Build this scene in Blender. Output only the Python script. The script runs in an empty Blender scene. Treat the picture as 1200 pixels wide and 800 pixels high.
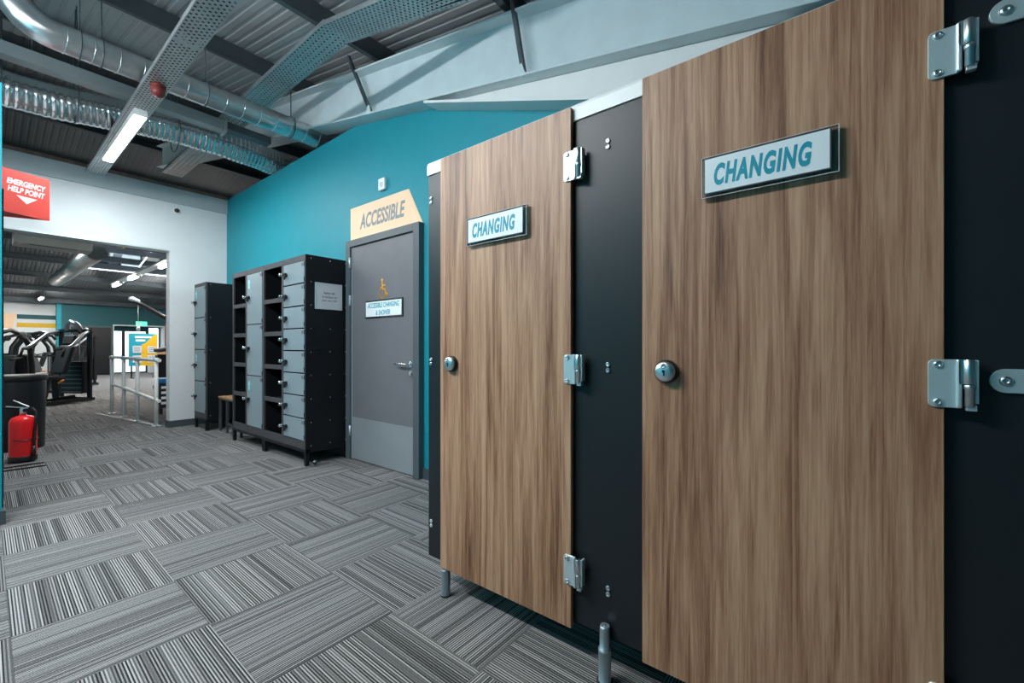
import bpy, bmesh, math, random
from mathutils import Vector, Matrix
random.seed(7)
scene = bpy.context.scene
COL = scene.collection

# ------------------------------------------------------------------ camera
cam_d = bpy.data.cameras.new('camera')
cam = bpy.data.objects.new('camera', cam_d)
COL.objects.link(cam)
scene.camera = cam
cam_d.sensor_fit = 'HORIZONTAL'
cam_d.sensor_width = 36.0
cam_d.lens = 15.0                      # 500 px of focal length on a 1200 px frame
cam_d.clip_start = 0.05
cam_d.clip_end = 200
cam_d.shift_y = 6.0 / 1200.0
YAW = math.radians(51.651)
cam.location = (0, 0, 1.1)
cam.rotation_euler = (math.pi / 2, 0, -YAW)

# ------------------------------------------------------------------ world and exposure
world = bpy.data.worlds.new('overcast_sky')
scene.world = world
world.use_nodes = True
bg = world.node_tree.nodes['Background']
bg.inputs['Color'].default_value = (0.80, 0.90, 1.0, 1)
bg.inputs['Strength'].default_value = 4.0
scene.view_settings.view_transform = 'Standard'
scene.view_settings.look = 'None'
scene.view_settings.exposure = 0.0
scene.view_settings.gamma = 1.0
scene.view_settings.use_curve_mapping = False
LAMP = 215.0            # radiance of the LED batten diffusers
GYM_LAMP = 210.0

# ------------------------------------------------------------------ materials
MATS = {}
def newmat(name):
    m = bpy.data.materials.new(name)
    m.use_nodes = True
    nt = m.node_tree
    b = nt.nodes['Principled BSDF']
    MATS[name] = m
    return m, nt, b
def N(nt, typ, **kw):
    n = nt.nodes.new(typ)
    for k, v in kw.items():
        setattr(n, k, v)
    return n
def ramp(nt, stops):
    r = nt.nodes.new('ShaderNodeValToRGB')
    el = r.color_ramp.elements
    while len(el) < len(stops):
        el.new(0.5)
    for e, (p, c) in zip(el, stops):
        e.position = p
        e.color = (c[0], c[1], c[2], 1)
    return r
def plain(name, col, rough=0.5, metal=0.0, spec=0.5, var=0.06, vscale=6.0, bump=0.0, bscale=200.0, emit=None):
    """a painted / plastic / metal surface with a little procedural unevenness"""
    m, nt, b = newmat(name)
    tc = N(nt, 'ShaderNodeTexCoord')
    no = N(nt, 'ShaderNodeTexNoise')
    no.inputs['Scale'].default_value = vscale
    no.inputs['Detail'].default_value = 4
    nt.links.new(tc.outputs['Object'], no.inputs['Vector'])
    lo = [max(0, c * (1 - var)) for c in col]
    hi = [min(1, c * (1 + var)) for c in col]
    r = ramp(nt, [(0.3, lo), (0.7, hi)])
    nt.links.new(no.outputs['Fac'], r.inputs['Fac'])
    nt.links.new(r.outputs['Color'], b.inputs['Base Color'])
    b.inputs['Roughness'].default_value = rough
    b.inputs['Metallic'].default_value = metal
    b.inputs['Specular IOR Level'].default_value = spec
    if bump > 0:
        n2 = N(nt, 'ShaderNodeTexNoise')
        n2.inputs['Scale'].default_value = bscale
        nt.links.new(tc.outputs['Object'], n2.inputs['Vector'])
        bp = N(nt, 'ShaderNodeBump')
        bp.inputs['Strength'].default_value = bump
        bp.inputs['Distance'].default_value = 0.002
        nt.links.new(n2.outputs['Fac'], bp.inputs['Height'])
        nt.links.new(bp.outputs['Normal'], b.inputs['Normal'])
    if emit:
        b.inputs['Emission Color'].default_value = (*emit[0], 1)
        b.inputs['Emission Strength'].default_value = emit[1]
    return m

plain('teal_paint', (0.000, 0.265, 0.335), 0.55, var=0.03, bump=0.05)
plain('dark_teal_paint', (0.004, 0.085, 0.105), 0.6, var=0.03)
plain('white_paint', (0.70, 0.745, 0.76), 0.6, var=0.02, bump=0.05)
plain('pale_grey_paint', (0.42, 0.49, 0.51), 0.5, var=0.04)
plain('trunking_grey', (0.24, 0.27, 0.28), 0.5, var=0.05)
plain('rafter_paint', (0.62, 0.72, 0.75), 0.42, var=0.05)
plain('grey_skirting', (0.055, 0.075, 0.085), 0.5)
plain('door_grey', (0.150, 0.152, 0.168), 0.42, var=0.05)
plain('frame_grey', (0.075, 0.098, 0.112), 0.45, var=0.05)
plain('pilaster_charcoal', (0.011, 0.014, 0.017), 0.42, spec=0.4, var=0.08, bump=0.06, bscale=500)
plain('locker_black', (0.006, 0.0075, 0.010), 0.5, spec=0.3, var=0.1, bump=0.05, bscale=600)
plain('locker_frame', (0.052, 0.052, 0.058), 0.5, var=0.1)
plain('locker_door', (0.215, 0.282, 0.312), 0.42, var=0.03)
plain('zinc', (0.72, 0.76, 0.78), 0.30, metal=1.0, var=0.04)
plain('satin_metal', (0.60, 0.71, 0.735), 0.36, metal=0.55, var=0.03)
plain('chrome', (0.80, 0.82, 0.84), 0.14, metal=1.0, var=0.02)
plain('kick_steel', (0.33, 0.36, 0.385), 0.38, metal=0.35, var=0.04)
plain('brushed_steel', (0.52, 0.56, 0.60), 0.36, metal=1.0, var=0.04)
plain('post_metal', (0.36, 0.43, 0.46), 0.38, metal=0.75, var=0.05)
plain('white_rail', (0.80, 0.81, 0.80), 0.4, var=0.02)
plain('black_plastic', (0.012, 0.012, 0.014), 0.4, var=0.1)
plain('black_rubber', (0.010, 0.010, 0.010), 0.7, var=0.1)
plain('machine_black', (0.012, 0.013, 0.016), 0.35, var=0.1)
plain('pad_charcoal', (0.030, 0.034, 0.040), 0.55, var=0.1, bump=0.1)
plain('red_paint', (0.92, 0.012, 0.016), 0.28, var=0.04)
plain('sign_red', (0.78, 0.075, 0.055), 0.45, var=0.02)
plain('sign_red_edge', (0.22, 0.012, 0.022), 0.5, var=0.02)
plain('sign_white', (0.85, 0.86, 0.87), 0.5, var=0.02)
plain('card_white', (0.80, 0.87, 0.90), 0.45, var=0.02)
plain('sign_teal', (0.000, 0.300, 0.410), 0.5, var=0.02)
plain('sign_peach', (0.95, 0.66, 0.43), 0.55, var=0.02)
plain('sign_grey', (0.25, 0.27, 0.28), 0.55, var=0.02)
plain('icon_orange', (0.90, 0.42, 0.05), 0.5, var=0.02)
plain('orange_plastic', (0.85, 0.27, 0.02), 0.4, var=0.03)
plain('yellow_paint', (0.70, 0.42, 0.01), 0.55, var=0.03)
plain('blue_pad', (0.01, 0.20, 0.52), 0.5, var=0.05)
plain('paper', (0.60, 0.62, 0.66), 0.6, var=0.02)
plain('ink', (0.10, 0.13, 0.20), 0.6, var=0.02)
plain('purlin_steel', (0.085, 0.105, 0.120), 0.5, metal=0.3, var=0.15)
plain('timber_plate', (0.17, 0.12, 0.10), 0.7, var=0.25, vscale=20)
plain('sticker_aqua', (0.25, 0.72, 0.78), 0.4, var=0.1)
plain('beacon_red', (0.20, 0.025, 0.022), 0.45, var=0.2, vscale=30)
plain('ac_cream', (0.62, 0.58, 0.52), 0.5, var=0.03)
plain('ground_outside', (0.55, 0.56, 0.55), 0.8, var=0.15)
plain('led', (0.9, 0.9, 0.9), 0.4, emit=((0.93, 0.98, 1.0), LAMP))
plain('main_led', (0.9, 0.9, 0.9), 0.4, emit=((0.93, 0.98, 1.0), LAMP * 0.85))
plain('gym_led', (0.9, 0.9, 0.9), 0.4, emit=((1.0, 0.96, 0.9), GYM_LAMP))
plain('exit_green', (0.05, 0.55, 0.30), 0.4, emit=((0.10, 0.85, 0.45), 1.6))

def mat_galv(name, base, rough):
    m, nt, b = newmat(name)
    tc = N(nt, 'ShaderNodeTexCoord')
    v = N(nt, 'ShaderNodeTexVoronoi')
    v.inputs['Scale'].default_value = 40
    nt.links.new(tc.outputs['Object'], v.inputs['Vector'])
    no = N(nt, 'ShaderNodeTexNoise')
    no.inputs['Scale'].default_value = 5
    nt.links.new(tc.outputs['Object'], no.inputs['Vector'])
    mx = N(nt, 'ShaderNodeMix', data_type='RGBA')
    mx.inputs[0].default_value = 0.35
    r1 = ramp(nt, [(0.0, [c * 0.82 for c in base]), (1.0, base)])
    r2 = ramp(nt, [(0.3, [c * 0.75 for c in base]), (0.7, [min(1, c * 1.1) for c in base])])
    nt.links.new(v.outputs['Color'], r1.inputs['Fac'])
    nt.links.new(no.outputs['Fac'], r2.inputs['Fac'])
    nt.links.new(r1.outputs['Color'], mx.inputs[6])
    nt.links.new(r2.outputs['Color'], mx.inputs[7])
    nt.links.new(mx.outputs[2], b.inputs['Base Color'])
    b.inputs['Metallic'].default_value = 0.9
    b.inputs['Roughness'].default_value = rough
mat_galv('galvanised', (0.62, 0.65, 0.66), 0.30)
mat_galv('galv_tray', (0.60, 0.64, 0.65), 0.48)
mat_galv('flex_foil', (0.66, 0.69, 0.70), 0.22)

def mat_wood(name):
    m, nt, b = newmat(name)
    tc = N(nt, 'ShaderNodeTexCoord')
    oi = N(nt, 'ShaderNodeObjectInfo')
    add = N(nt, 'ShaderNodeVectorMath', operation='ADD')
    sc_ = N(nt, 'ShaderNodeVectorMath', operation='SCALE')
    cmb = N(nt, 'ShaderNodeCombineXYZ')
    for k in range(3):
        nt.links.new(oi.outputs['Random'], cmb.inputs[k])
    nt.links.new(cmb.outputs[0], sc_.inputs[0])
    sc_.inputs['Scale'].default_value = 17.0
    nt.links.new(tc.outputs['Object'], add.inputs[0])
    nt.links.new(sc_.outputs[0], add.inputs[1])
    def layer(sx, sz, scale, detail, dist=0.0, rough=0.55):
        mp = N(nt, 'ShaderNodeMapping')
        mp.inputs['Scale'].default_value = (sx, sx, sz)
        nt.links.new(add.outputs[0], mp.inputs['Vector'])
        no = N(nt, 'ShaderNodeTexNoise')
        no.inputs['Scale'].default_value = scale
        no.inputs['Detail'].default_value = detail
        no.inputs['Roughness'].default_value = rough
        no.inputs['Distortion'].default_value = dist
        nt.links.new(mp.outputs[0], no.inputs['Vector'])
        return no.outputs['Fac']
    broad = layer(15.0, 0.75, 1.0, 3, 1.1)       # wide heart / sap bands
    mid = layer(62.0, 1.8, 1.0, 4, 0.9)          # growth lines
    fine = layer(330.0, 7.0, 1.0, 3, 0.0)        # pores
    fleck = layer(150.0, 18.0, 1.0, 2, 0.0)
    def lin(a, ka, c, kc):
        m1 = N(nt, 'ShaderNodeMath', operation='MULTIPLY'); m1.inputs[1].default_value = ka
        m2 = N(nt, 'ShaderNodeMath', operation='MULTIPLY_ADD'); m2.inputs[1].default_value = kc
        nt.links.new(a, m1.inputs[0]); nt.links.new(c, m2.inputs[0]); nt.links.new(m1.outputs[0], m2.inputs[2])
        return m2.outputs[0]
    s = lin(broad, 0.62, mid, 0.44)
    s = lin(s, 1.0, fine, 0.20)
    s = lin(s, 1.0, fleck, 0.10)
    r = ramp(nt, [(0.49, (0.108, 0.042, 0.020)), (0.61, (0.262, 0.122, 0.064)), (0.70, (0.390, 0.206, 0.118)), (0.83, (0.530, 0.318, 0.194))])
    nt.links.new(s, r.inputs['Fac'])
    nt.links.new(r.outputs['Color'], b.inputs['Base Color'])
    b.inputs['Roughness'].default_value = 0.48
    bp = N(nt, 'ShaderNodeBump')
    bp.inputs['Strength'].default_value = 0.12
    bp.inputs['Distance'].default_value = 0.001
    nt.links.new(fine, bp.inputs['Height'])
    nt.links.new(bp.outputs['Normal'], b.inputs['Normal'])
mat_wood('walnut_laminate')
plain('bench_wood', (0.48, 0.27, 0.13), 0.5, var=0.2, vscale=30)

def mat_carpet(name):
    """loop-pile tile: narrow random grey lines running along the tile's own Y"""
    m, nt, b = newmat(name)
    tc = N(nt, 'ShaderNodeTexCoord')
    oi = N(nt, 'ShaderNodeObjectInfo')
    sp = N(nt, 'ShaderNodeSeparateXYZ')
    nt.links.new(tc.outputs['Object'], sp.inputs[0])
    def math_(op, a, bval=None, c=None):
        n = N(nt, 'ShaderNodeMath', operation=op)
        for i, v in enumerate((a, bval, c)):
            if v is None: continue
            if isinstance(v, (int, float)): n.inputs[i].default_value = v
            else: nt.links.new(v, n.inputs[i])
        return n.outputs[0]
    rnd = math_('MULTIPLY', oi.outputs['Random'], 97.0)
    cell = math_('FLOOR', math_('DIVIDE', sp.outputs['X'], 0.0047))
    wn = N(nt, 'ShaderNodeTexWhiteNoise', noise_dimensions='2D')
    cv = N(nt, 'ShaderNodeCombineXYZ')
    nt.links.new(cell, cv.inputs[0]); nt.links.new(rnd, cv.inputs[1])
    nt.links.new(cv.outputs[0], wn.inputs['Vector'])
    # alternate dark / light, mixed with white noise so lines cluster
    alt = math_('MODULO', math_('ABSOLUTE', cell), 2.0)
    # slow cluster noise across the tile
    cn = N(nt, 'ShaderNodeTexNoise', noise_dimensions='2D')
    cn.inputs['Scale'].default_value = 1.0
    cv2 = N(nt, 'ShaderNodeCombineXYZ')
    nt.links.new(math_('MULTIPLY', sp.outputs['X'], 22.0), cv2.inputs[0]); nt.links.new(rnd, cv2.inputs[1])
    nt.links.new(cv2.outputs[0], cn.inputs['Vector'])
    # fibres
    fn = N(nt, 'ShaderNodeTexNoise')
    fn.inputs['Scale'].default_value = 260
    fn.inputs['Detail'].default_value = 2
    nt.links.new(tc.outputs['Object'], fn.inputs['Vector'])
    v = math_('MULTIPLY', wn.outputs['Value'], 0.44)
    v = math_('MULTIPLY_ADD', alt, 0.46, v)
    v = math_('MULTIPLY_ADD', cn.outputs['Fac'], 0.26, v)
    v = math_('MULTIPLY_ADD', fn.outputs['Fac'], 0.55, v)
    r = ramp(nt, [(0.44, (0.018, 0.018, 0.0185)), (0.62, (0.076, 0.0745, 0.075)), (0.80, (0.195, 0.191, 0.190)), (0.97, (0.400, 0.392, 0.388))])
    v = math_('MULTIPLY', v, 0.82)
    nt.links.new(v, r.inputs['Fac'])
    nt.links.new(r.outputs['Color'], b.inputs['Base Color'])
    b.inputs['Roughness'].default_value = 0.95
    b.inputs['Specular IOR Level'].default_value = 0.15
    bp = N(nt, 'ShaderNodeBump')
    bp.inputs['Strength'].default_value = 0.5
    bp.inputs['Distance'].default_value = 0.003
    nt.links.new(v, bp.inputs['Height'])
    nt.links.new(bp.outputs['Normal'], b.inputs['Normal'])
mat_carpet('carpet_loop')
plain('carpet_far', (0.19, 0.195, 0.20), 0.95, spec=0.1, var=0.25, vscale=30, bump=0.3, bscale=300)

def mat_roof(name, lo, hi):
    m, nt, b = newmat(name)
    tc = N(nt, 'ShaderNodeTexCoord')
    no = N(nt, 'ShaderNodeTexNoise')
    no.inputs['Scale'].default_value = 0.8
    no.inputs['Detail'].default_value = 5
    nt.links.new(tc.outputs['Object'], no.inputs['Vector'])
    r = ramp(nt, [(0.35, lo), (0.65, hi)])
    nt.links.new(no.outputs['Fac'], r.inputs['Fac'])
    nt.links.new(r.outputs['Color'], b.inputs['Base Color'])
    b.inputs['Roughness'].default_value = 0.55
mat_roof('roof_sheet', (0.40, 0.40, 0.41), (0.49, 0.495, 0.505))
mat_roof('dark_roof_sheet', (0.085, 0.095, 0.105), (0.13, 0.14, 0.15))  # darker copy of the roof sheet, painting in the gym's shade

def mat_clear(name, tint, mixf):
    m, nt, b = newmat(name)
    out = nt.nodes['Material Output']
    tr = N(nt, 'ShaderNodeBsdfTransparent')
    tr.inputs['Color'].default_value = (*tint, 1)
    gl = N(nt, 'ShaderNodeBsdfGlossy')
    gl.inputs['Roughness'].default_value = 0.06
    no = N(nt, 'ShaderNodeTexNoise')
    no.inputs['Scale'].default_value = 8
    fr = N(nt, 'ShaderNodeFresnel')
    fr.inputs['IOR'].default_value = mixf
    mx = N(nt, 'ShaderNodeMixShader')
    nt.links.new(fr.outputs[0], mx.inputs[0])
    nt.links.new(tr.outputs[0], mx.inputs[1]); nt.links.new(gl.outputs[0], mx.inputs[2])
    nt.links.new(mx.outputs[0], out.inputs['Surface'])
mat_clear('acrylic', (0.84, 0.86, 0.86), 1.5)
mat_clear('window_glass', (0.93, 0.97, 0.98), 1.45)
mat_clear('rooflight_sheet', (0.55, 0.62, 0.68), 1.3)

# ------------------------------------------------------------------ mesh helpers
V = Vector
class MB:
    def __init__(s):
        s.v = []; s.f = []; s.sm = []
    def add(s, vs, fs, smooth=False):
        b = len(s.v)
        s.v += [tuple(p) for p in vs]
        for f in fs:
            s.f.append(tuple(b + i for i in f)); s.sm.append(smooth)
        return s
    def box(s, x0, x1, y0, y1, z0, z1):
        x0, x1 = min(x0, x1), max(x0, x1); y0, y1 = min(y0, y1), max(y0, y1); z0, z1 = min(z0, z1), max(z0, z1)
        vs = [(x, y, z) for z in (z0, z1) for y in (y0, y1) for x in (x0, x1)]
        return s.add(vs, [(0, 2, 3, 1), (4, 5, 7, 6), (0, 1, 5, 4), (2, 6, 7, 3), (0, 4, 6, 2), (1, 3, 7, 5)])
    def obox(s, c, ex, ey, ez, hx, hy, hz):
        c, ex, ey, ez = V(c), V(ex), V(ey), V(ez)
        vs = [c + ex * (hx * i) + ey * (hy * j) + ez * (hz * k) for k in (-1, 1) for j in (-1, 1) for i in (-1, 1)]
        return s.add(vs, [(0, 2, 3, 1), (4, 5, 7, 6), (0, 1, 5, 4), (2, 6, 7, 3), (0, 4, 6, 2), (1, 3, 7, 5)])
    def bar(s, p0, p1, w, h, up=(0, 0, 1)):
        p0, p1 = V(p0), V(p1); d = (p1 - p0); L = d.length; d.normalize()
        u = V(up)
        if abs(d.dot(u)) > 0.98: u = V((1, 0, 0))
        side = d.cross(u).normalized(); u2 = side.cross(d).normalized()
        return s.obox((p0 + p1) / 2, d, side, u2, L / 2, w / 2, h / 2)
    def prism(s, pts, o, ex, ey, w0, w1):
        o, ex, ey = V(o), V(ex), V(ey); ez = ex.cross(ey)
        n = len(pts)
        vs = [o + ex * u + ey * v + ez * w0 for u, v in pts] + [o + ex * u + ey * v + ez * w1 for u, v in pts]
        fs = [tuple(reversed(range(n))), tuple(range(n, 2 * n))]
        fs += [(i, (i + 1) % n, n + (i + 1) % n, n + i) for i in range(n)]
        return s.add(vs, fs)
    def lathe(s, prof, o, axis, seg=20, caps=True, smooth=True):
        """prof: list of (radius, distance along axis)"""
        o, a = V(o), V(axis).normalized()
        t = V((0, 0, 1)) if abs(a.z) < 0.9 else V((1, 0, 0))
        e1 = a.cross(t).normalized(); e2 = a.cross(e1).normalized()
        vs = []; fs = []
        for r, h in prof:
            for k in range(seg):
                q = 2 * math.pi * k / seg
                vs.append(o + a * h + e1 * (r * math.cos(q)) + e2 * (r * math.sin(q)))
        for i in range(len(prof) - 1):
            for k in range(seg):
                k2 = (k + 1) % seg
                fs.append((i * seg + k, i * seg + k2, (i + 1) * seg + k2, (i + 1) * seg + k))
        s.add(vs, fs, smooth)
        if caps:
            b = len(s.v) - len(vs)
            s.f.append(tuple(b + k for k in reversed(range(seg)))); s.sm.append(False)
            s.f.append(tuple(b + (len(prof) - 1) * seg + k for k in range(seg))); s.sm.append(False)
        return s
    def cyl(s, p0, p1, r, seg=14, r1=None):
        p0, p1 = V(p0), V(p1)
        return s.lathe([(r, 0), (r if r1 is None else r1, (p1 - p0).length)], p0, p1 - p0, seg)
    def tube(s, pts, r, seg=10, caps=True):
        """pts: points of the path, r: number or list of radii"""
        pts = [V(p) for p in pts]; n = len(pts)
        rs = r if isinstance(r, (list, tuple)) else [r] * n
        d = [(pts[min(i + 1, n - 1)] - pts[max(i - 1, 0)]).normalized() for i in range(n)]
        t = V((0, 0, 1)) if abs(d[0].z) < 0.9 else V((1, 0, 0))
        e1 = d[0].cross(t).normalized()
        vs = []; fs = []
        for i in range(n):
            e1 = (e1 - d[i] * e1.dot(d[i])).normalized()
            e2 = d[i].cross(e1)
            for k in range(seg):
                q = 2 * math.pi * k / seg
                vs.append(pts[i] + (e1 * math.cos(q) + e2 * math.sin(q)) * rs[i])
        for i in range(n - 1):
            for k in range(seg):
                k2 = (k + 1) % seg
                fs.append((i * seg + k, i * seg + k2, (i + 1) * seg + k2, (i + 1) * seg + k))
        b = len(s.v)
        s.add(vs, fs, True)
        if caps:
            s.f.append(tuple(b + k for k in reversed(range(seg)))); s.sm.append(False)
            s.f.append(tuple(b + (n - 1) * seg + k for k in range(seg))); s.sm.append(False)
        return s
    def mesh(s, name, off=V((0, 0, 0)), bevel=0.0, seg=2):
        me = bpy.data.meshes.new(name)
        me.from_pydata([tuple(V(p) - off) for p in s.v], [], s.f)
        me.polygons.foreach_set('use_smooth', s.sm)
        bm = bmesh.new(); bm.from_mesh(me)
        bmesh.ops.recalc_face_normals(bm, faces=bm.faces)
        if bevel > 0:
            bmesh.ops.bevel(bm, geom=[e for e in bm.edges if e.is_manifold and e.calc_face_angle(0) > 0.5], offset=bevel, segments=seg, profile=0.5, affect='EDGES', clamp_overlap=True)
        bm.to_mesh(me); bm.free()
        me.update()
        return me
    def build(s, name, mat, parent=None, bevel=0.0, seg=2, loc=None):
        """one mesh object; with a parent the vertices are stored relative to the root thing"""
        off = V((0, 0, 0))
        if parent is not None: off = root_off(parent)
        elif loc is not None: off = V(loc)
        o = bpy.data.objects.new(name, s.mesh(name, off, bevel, seg))
        COL.objects.link(o)
        o.data.materials.append(MATS[mat])
        if parent is not None: o.parent = parent
        elif loc is not None: o.location = loc
        return o
def root_off(o):
    off = V((0, 0, 0))
    while o is not None:
        off += V(o.location); o = o.parent
    return off
def tag(o, label=None, cat=None, group=None, kind=None):
    if label: o['label'] = label
    if cat: o['category'] = cat
    if group: o['group'] = group
    if kind: o['kind'] = kind
    return o
def thing(name, loc, label, cat, group=None):
    o = bpy.data.objects.new(name, None)
    o.empty_display_size = 0.05
    o.location = loc
    COL.objects.link(o)
    return tag(o, label, cat, group)
def child_copy(src, parent, delta=(0, 0, 0)):
    """a copy of a part and its sub-parts under the same thing, moved by delta"""
    c = src.copy(); COL.objects.link(c); c.parent = parent
    c.location = V(src.location) + V(delta)
    for g in src.children:
        d = g.copy(); COL.objects.link(d); d.parent = c
    return c
def thing_copy(src, loc, rz, label):
    c = src.copy(); COL.objects.link(c); c.location = loc; c.rotation_euler = (0, 0, rz); c['label'] = label
    for p in src.children: child_copy(p, c)
    return c
FX = (V((0, -1, 0)), V((0, 0, 1)))      # a face looking towards -X, read from the camera's side
FY = (V((1, 0, 0)), V((0, 0, 1)))       # a face looking towards -Y
def lettering(body, o, ex, ey, w, h, mat, parent, name='lettering', shear=0.0, bold=0.0, depth=0.0006, spacing=1.0):
    """text centred on o, fitted to w x h metres"""
    cu = bpy.data.curves.new('t', 'FONT')
    cu.body = body; cu.shear = shear; cu.offset = bold; cu.align_x = 'CENTER'; cu.resolution_u = 4
    cu.space_character = spacing; cu.space_line = 1.0
    t = bpy.data.objects.new('t', cu); COL.objects.link(t)
    bpy.context.view_layer.update()
    me = bpy.data.meshes.new_from_object(t.evaluated_get(bpy.context.evaluated_depsgraph_get()))
    bpy.data.objects.remove(t)
    xs = [v.co.x for v in me.vertices]; ys = [v.co.y for v in me.vertices]
    cx, cy = (min(xs) + max(xs)) / 2, (min(ys) + max(ys)) / 2
    sx, sy = w / (max(xs) - min(xs)), h / (max(ys) - min(ys))
    o, ex, ey = V(o), V(ex), V(ey); ez = ex.cross(ey); off = root_off(parent)
    bm = bmesh.new(); bm.from_mesh(me)
    ret = bmesh.ops.extrude_face_region(bm, geom=list(bm.faces))
    top = {e for e in ret['geom'] if isinstance(e, bmesh.types.BMVert)}
    for v in bm.verts:
        x, y = (v.co.x - cx) * sx, (v.co.y - cy) * sy
        v.co = o + ex * x + ey * y + ez * (depth if v in top else 0.0) - off
    bmesh.ops.recalc_face_normals(bm, faces=bm.faces)
    bm.to_mesh(me); bm.free()
    me.shade_flat()
    me.materials.clear(); me.materials.append(MATS[mat])
    ob = bpy.data.objects.new(name, me); COL.objects.link(ob); ob.parent = parent
    return ob
def arc(c, r, a0, a1, n, ex, ey):
    c, ex, ey = V(c), V(ex), V(ey)
    return [c + ex * (r * math.cos(a0 + (a1 - a0) * i / n)) + ey * (r * math.sin(a0 + (a1 - a0) * i / n)) for i in range(n + 1)]

# ================================================================== SETTING
WX = 2.34          # teal wall
WY = 7.25          # white wall
GY = 23.0          # far gym wall
APEX = 10.5
def zr(y):         # underside of the roof sheet
    return 4.11 + 0.19 * (y - 4.8) if y <= APEX else 4.11 + 0.19 * (APEX - 4.8) - 0.19 * (y - APEX)
def zb(y):         # underside of the rafter above the teal wall
    return 3.386 + 0.194 * (y - 4.417)

# floor: base slab and its carpet tiles
floor = MB().box(-3.5, 9.0, -1.8, 24.0, -0.16, -0.006).build('floor', 'carpet_far')
tag(floor, kind='structure')
tile_me = None
TX0, TY0, TD = 0.094, 2.994, -0.010
ca, sa = math.cos(TD), math.sin(TD)
tm = MB().box(-0.2495, 0.2495, -0.2495, 0.2495, -0.0055, 0.0).mesh('carpet_tile', bevel=0.0012, seg=1)
tm.materials.append(MATS['carpet_loop'])
cnt = 0
for j in range(-9, 24):
    for i in range(-5, 8):
        u, v = 0.5 * i + 0.25, 0.5 * j + 0.25
        x, y = TX0 + u * ca - v * sa, TY0 + u * sa + v * ca
        if y < -1.3 or (i < -1 and y > 4.0) or (i < -1 and y < -0.6): continue
        if y < WY and x > WX + 0.1: continue
        if y > 9.5 and (i > 5 or i < 0): continue
        if y > 7 and i < 0: continue
        if y > 8.5 and i > 4: continue
        if i < -3: continue
        o = bpy.data.objects.new('carpet_tile', tm)
        COL.objects.link(o); o.parent = floor
        o.location = (x, y, random.uniform(-0.0004, 0.0))
        # checkerboard: lines along Y on one colour of the board, along X on the other
        o.rotation_euler = (0, 0, TD + (0 if (i + j) % 2 else math.pi / 2) + random.choice((0, math.pi)))
        cnt += 1
print('carpet tiles', cnt)

# teal wall on the right, its head follows the rafter and the haunch
poly = [(7.35, 0), (7.35, 3.27), (3.82, 3.27), (2.60, zb(2.60)), (1.25, 2.58), (0.20, 2.18), (-1.6, 2.10), (-1.6, 0)]
wr = MB().prism(poly, (WX, 0, 0), (0, 1, 0), (0, 0, 1), 0.0, 0.12).build('wall_right', 'teal_paint')
tag(wr, kind='structure')
# gym continues behind: the room behind the teal wall is closed by an outer wall
tag(MB().box(8.8, 9.0, -1.8, 24.0, 0, 5.3).build('wall_outer', 'white_paint'), kind='structure')
# white cross wall with the wide opening
wb = MB()
wb.box(1.66, 2.34, WY, WY + 0.16, 0, 3.06)
wb.box(-3.4, 1.66, WY, WY + 0.16, 2.41, 3.06)
wb = wb.build('wall_back', 'white_paint'); tag(wb, kind='structure')
hb = MB().box(-3.4, 2.34, WY - 0.03, WY + 0.19, 3.06, 3.26).build('trim_1', 'pale_grey_paint'); tag(hb, kind='structure')
tp = MB().box(-3.4, 2.34, WY - 0.02, WY + 0.18, 3.26, 3.31).build('trim_2', 'timber_plate'); tag(tp, kind='structure')
tag(MB().box(-0.6, 1.662, WY - 0.006, WY + 0.166, 2.395, 2.412).build('trim_3', 'satin_metal'), kind='structure')
# teal stub wall at the left edge of the view
ws = MB().box(-3.4, 0.112, 4.12, 4.28, 0, 2.735).build('wall_left', 'teal_paint'); tag(ws, kind='structure')
tag(MB().box(-3.4, 0.128, 4.105, 4.28, 0, 0.085).build('baseboard_left', 'grey_skirting'), kind='structure')
tag(MB().box(0.104, 0.122, 4.20, 4.285, 0.085, 2.1).build('trim_4', 'grey_skirting', bevel=0.002), kind='structure')
# side room wall that carries the help-point sign
tag(MB().box(-0.06, 0.05, 4.28, 7.25, 0, 2.735).build('wall_side', 'white_paint'), kind='structure')
# walls around the viewer
tag(MB().box(-2.0, -1.9, -1.8, 4.12, 0, 3.0).box(-3.5, -3.4, 4.2, 24.0, 0, 5.3).build('wall_far_left', 'teal_paint'), kind='structure')
tag(MB().box(-3.5, 9.0, -1.8, -1.7, 0, 3.0).build('wall_behind', 'dark_teal_paint'), kind='structure')
# skirting boards
tag(MB().box(1.645, 2.34, WY - 0.015, WY, 0, 0.09).box(1.645, 1.66, WY, WY + 0.16, 0, 0.09).build('baseboard_back', 'grey_skirting'), kind='structure')
tag(MB().box(WX - 0.015, WX, 3.905, WY - 0.015, 0, 0.09).box(WX - 0.015, WX, 1.6, 2.79, 0, 0.09).build('baseboard_right', 'grey_skirting'), kind='structure')

# roof: ribbed sheet, purlins, rooflight
roof = MB()
RL = (2.25, 4.6, 15.8, 19.0)       # rooflight hole in the far slope
def ribs(x0, x1, ys):
    prof = []
    x = x0
    while x < x1 - 1e-6:
        prof += [(x, 0), (x + 0.050, 0), (x + 0.058, 0.007), (x + 0.082, 0.007)]
        x += 0.09
    prof.append((x, 0))
    vs = []; fs = []
    for yy in ys:
        for px, dz in prof: vs.append((px, yy, zr(yy) + dz))
    n = len(prof)
    for a in range(len(ys) - 1):
        for k in range(n - 1):
            fs.append((a * n + k, a * n + k + 1, (a + 1) * n + k + 1, (a + 1) * n + k))
    roof.add(vs, fs)
SPLIT = 7.3                        # past this line the sheet colour carries the gym ceiling's shade
ribs(-3.5, 9.0, [-1.8, SPLIT])
ceil = roof.build('ceiling', 'roof_sheet'); tag(ceil, kind='structure')
roof = MB()
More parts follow.
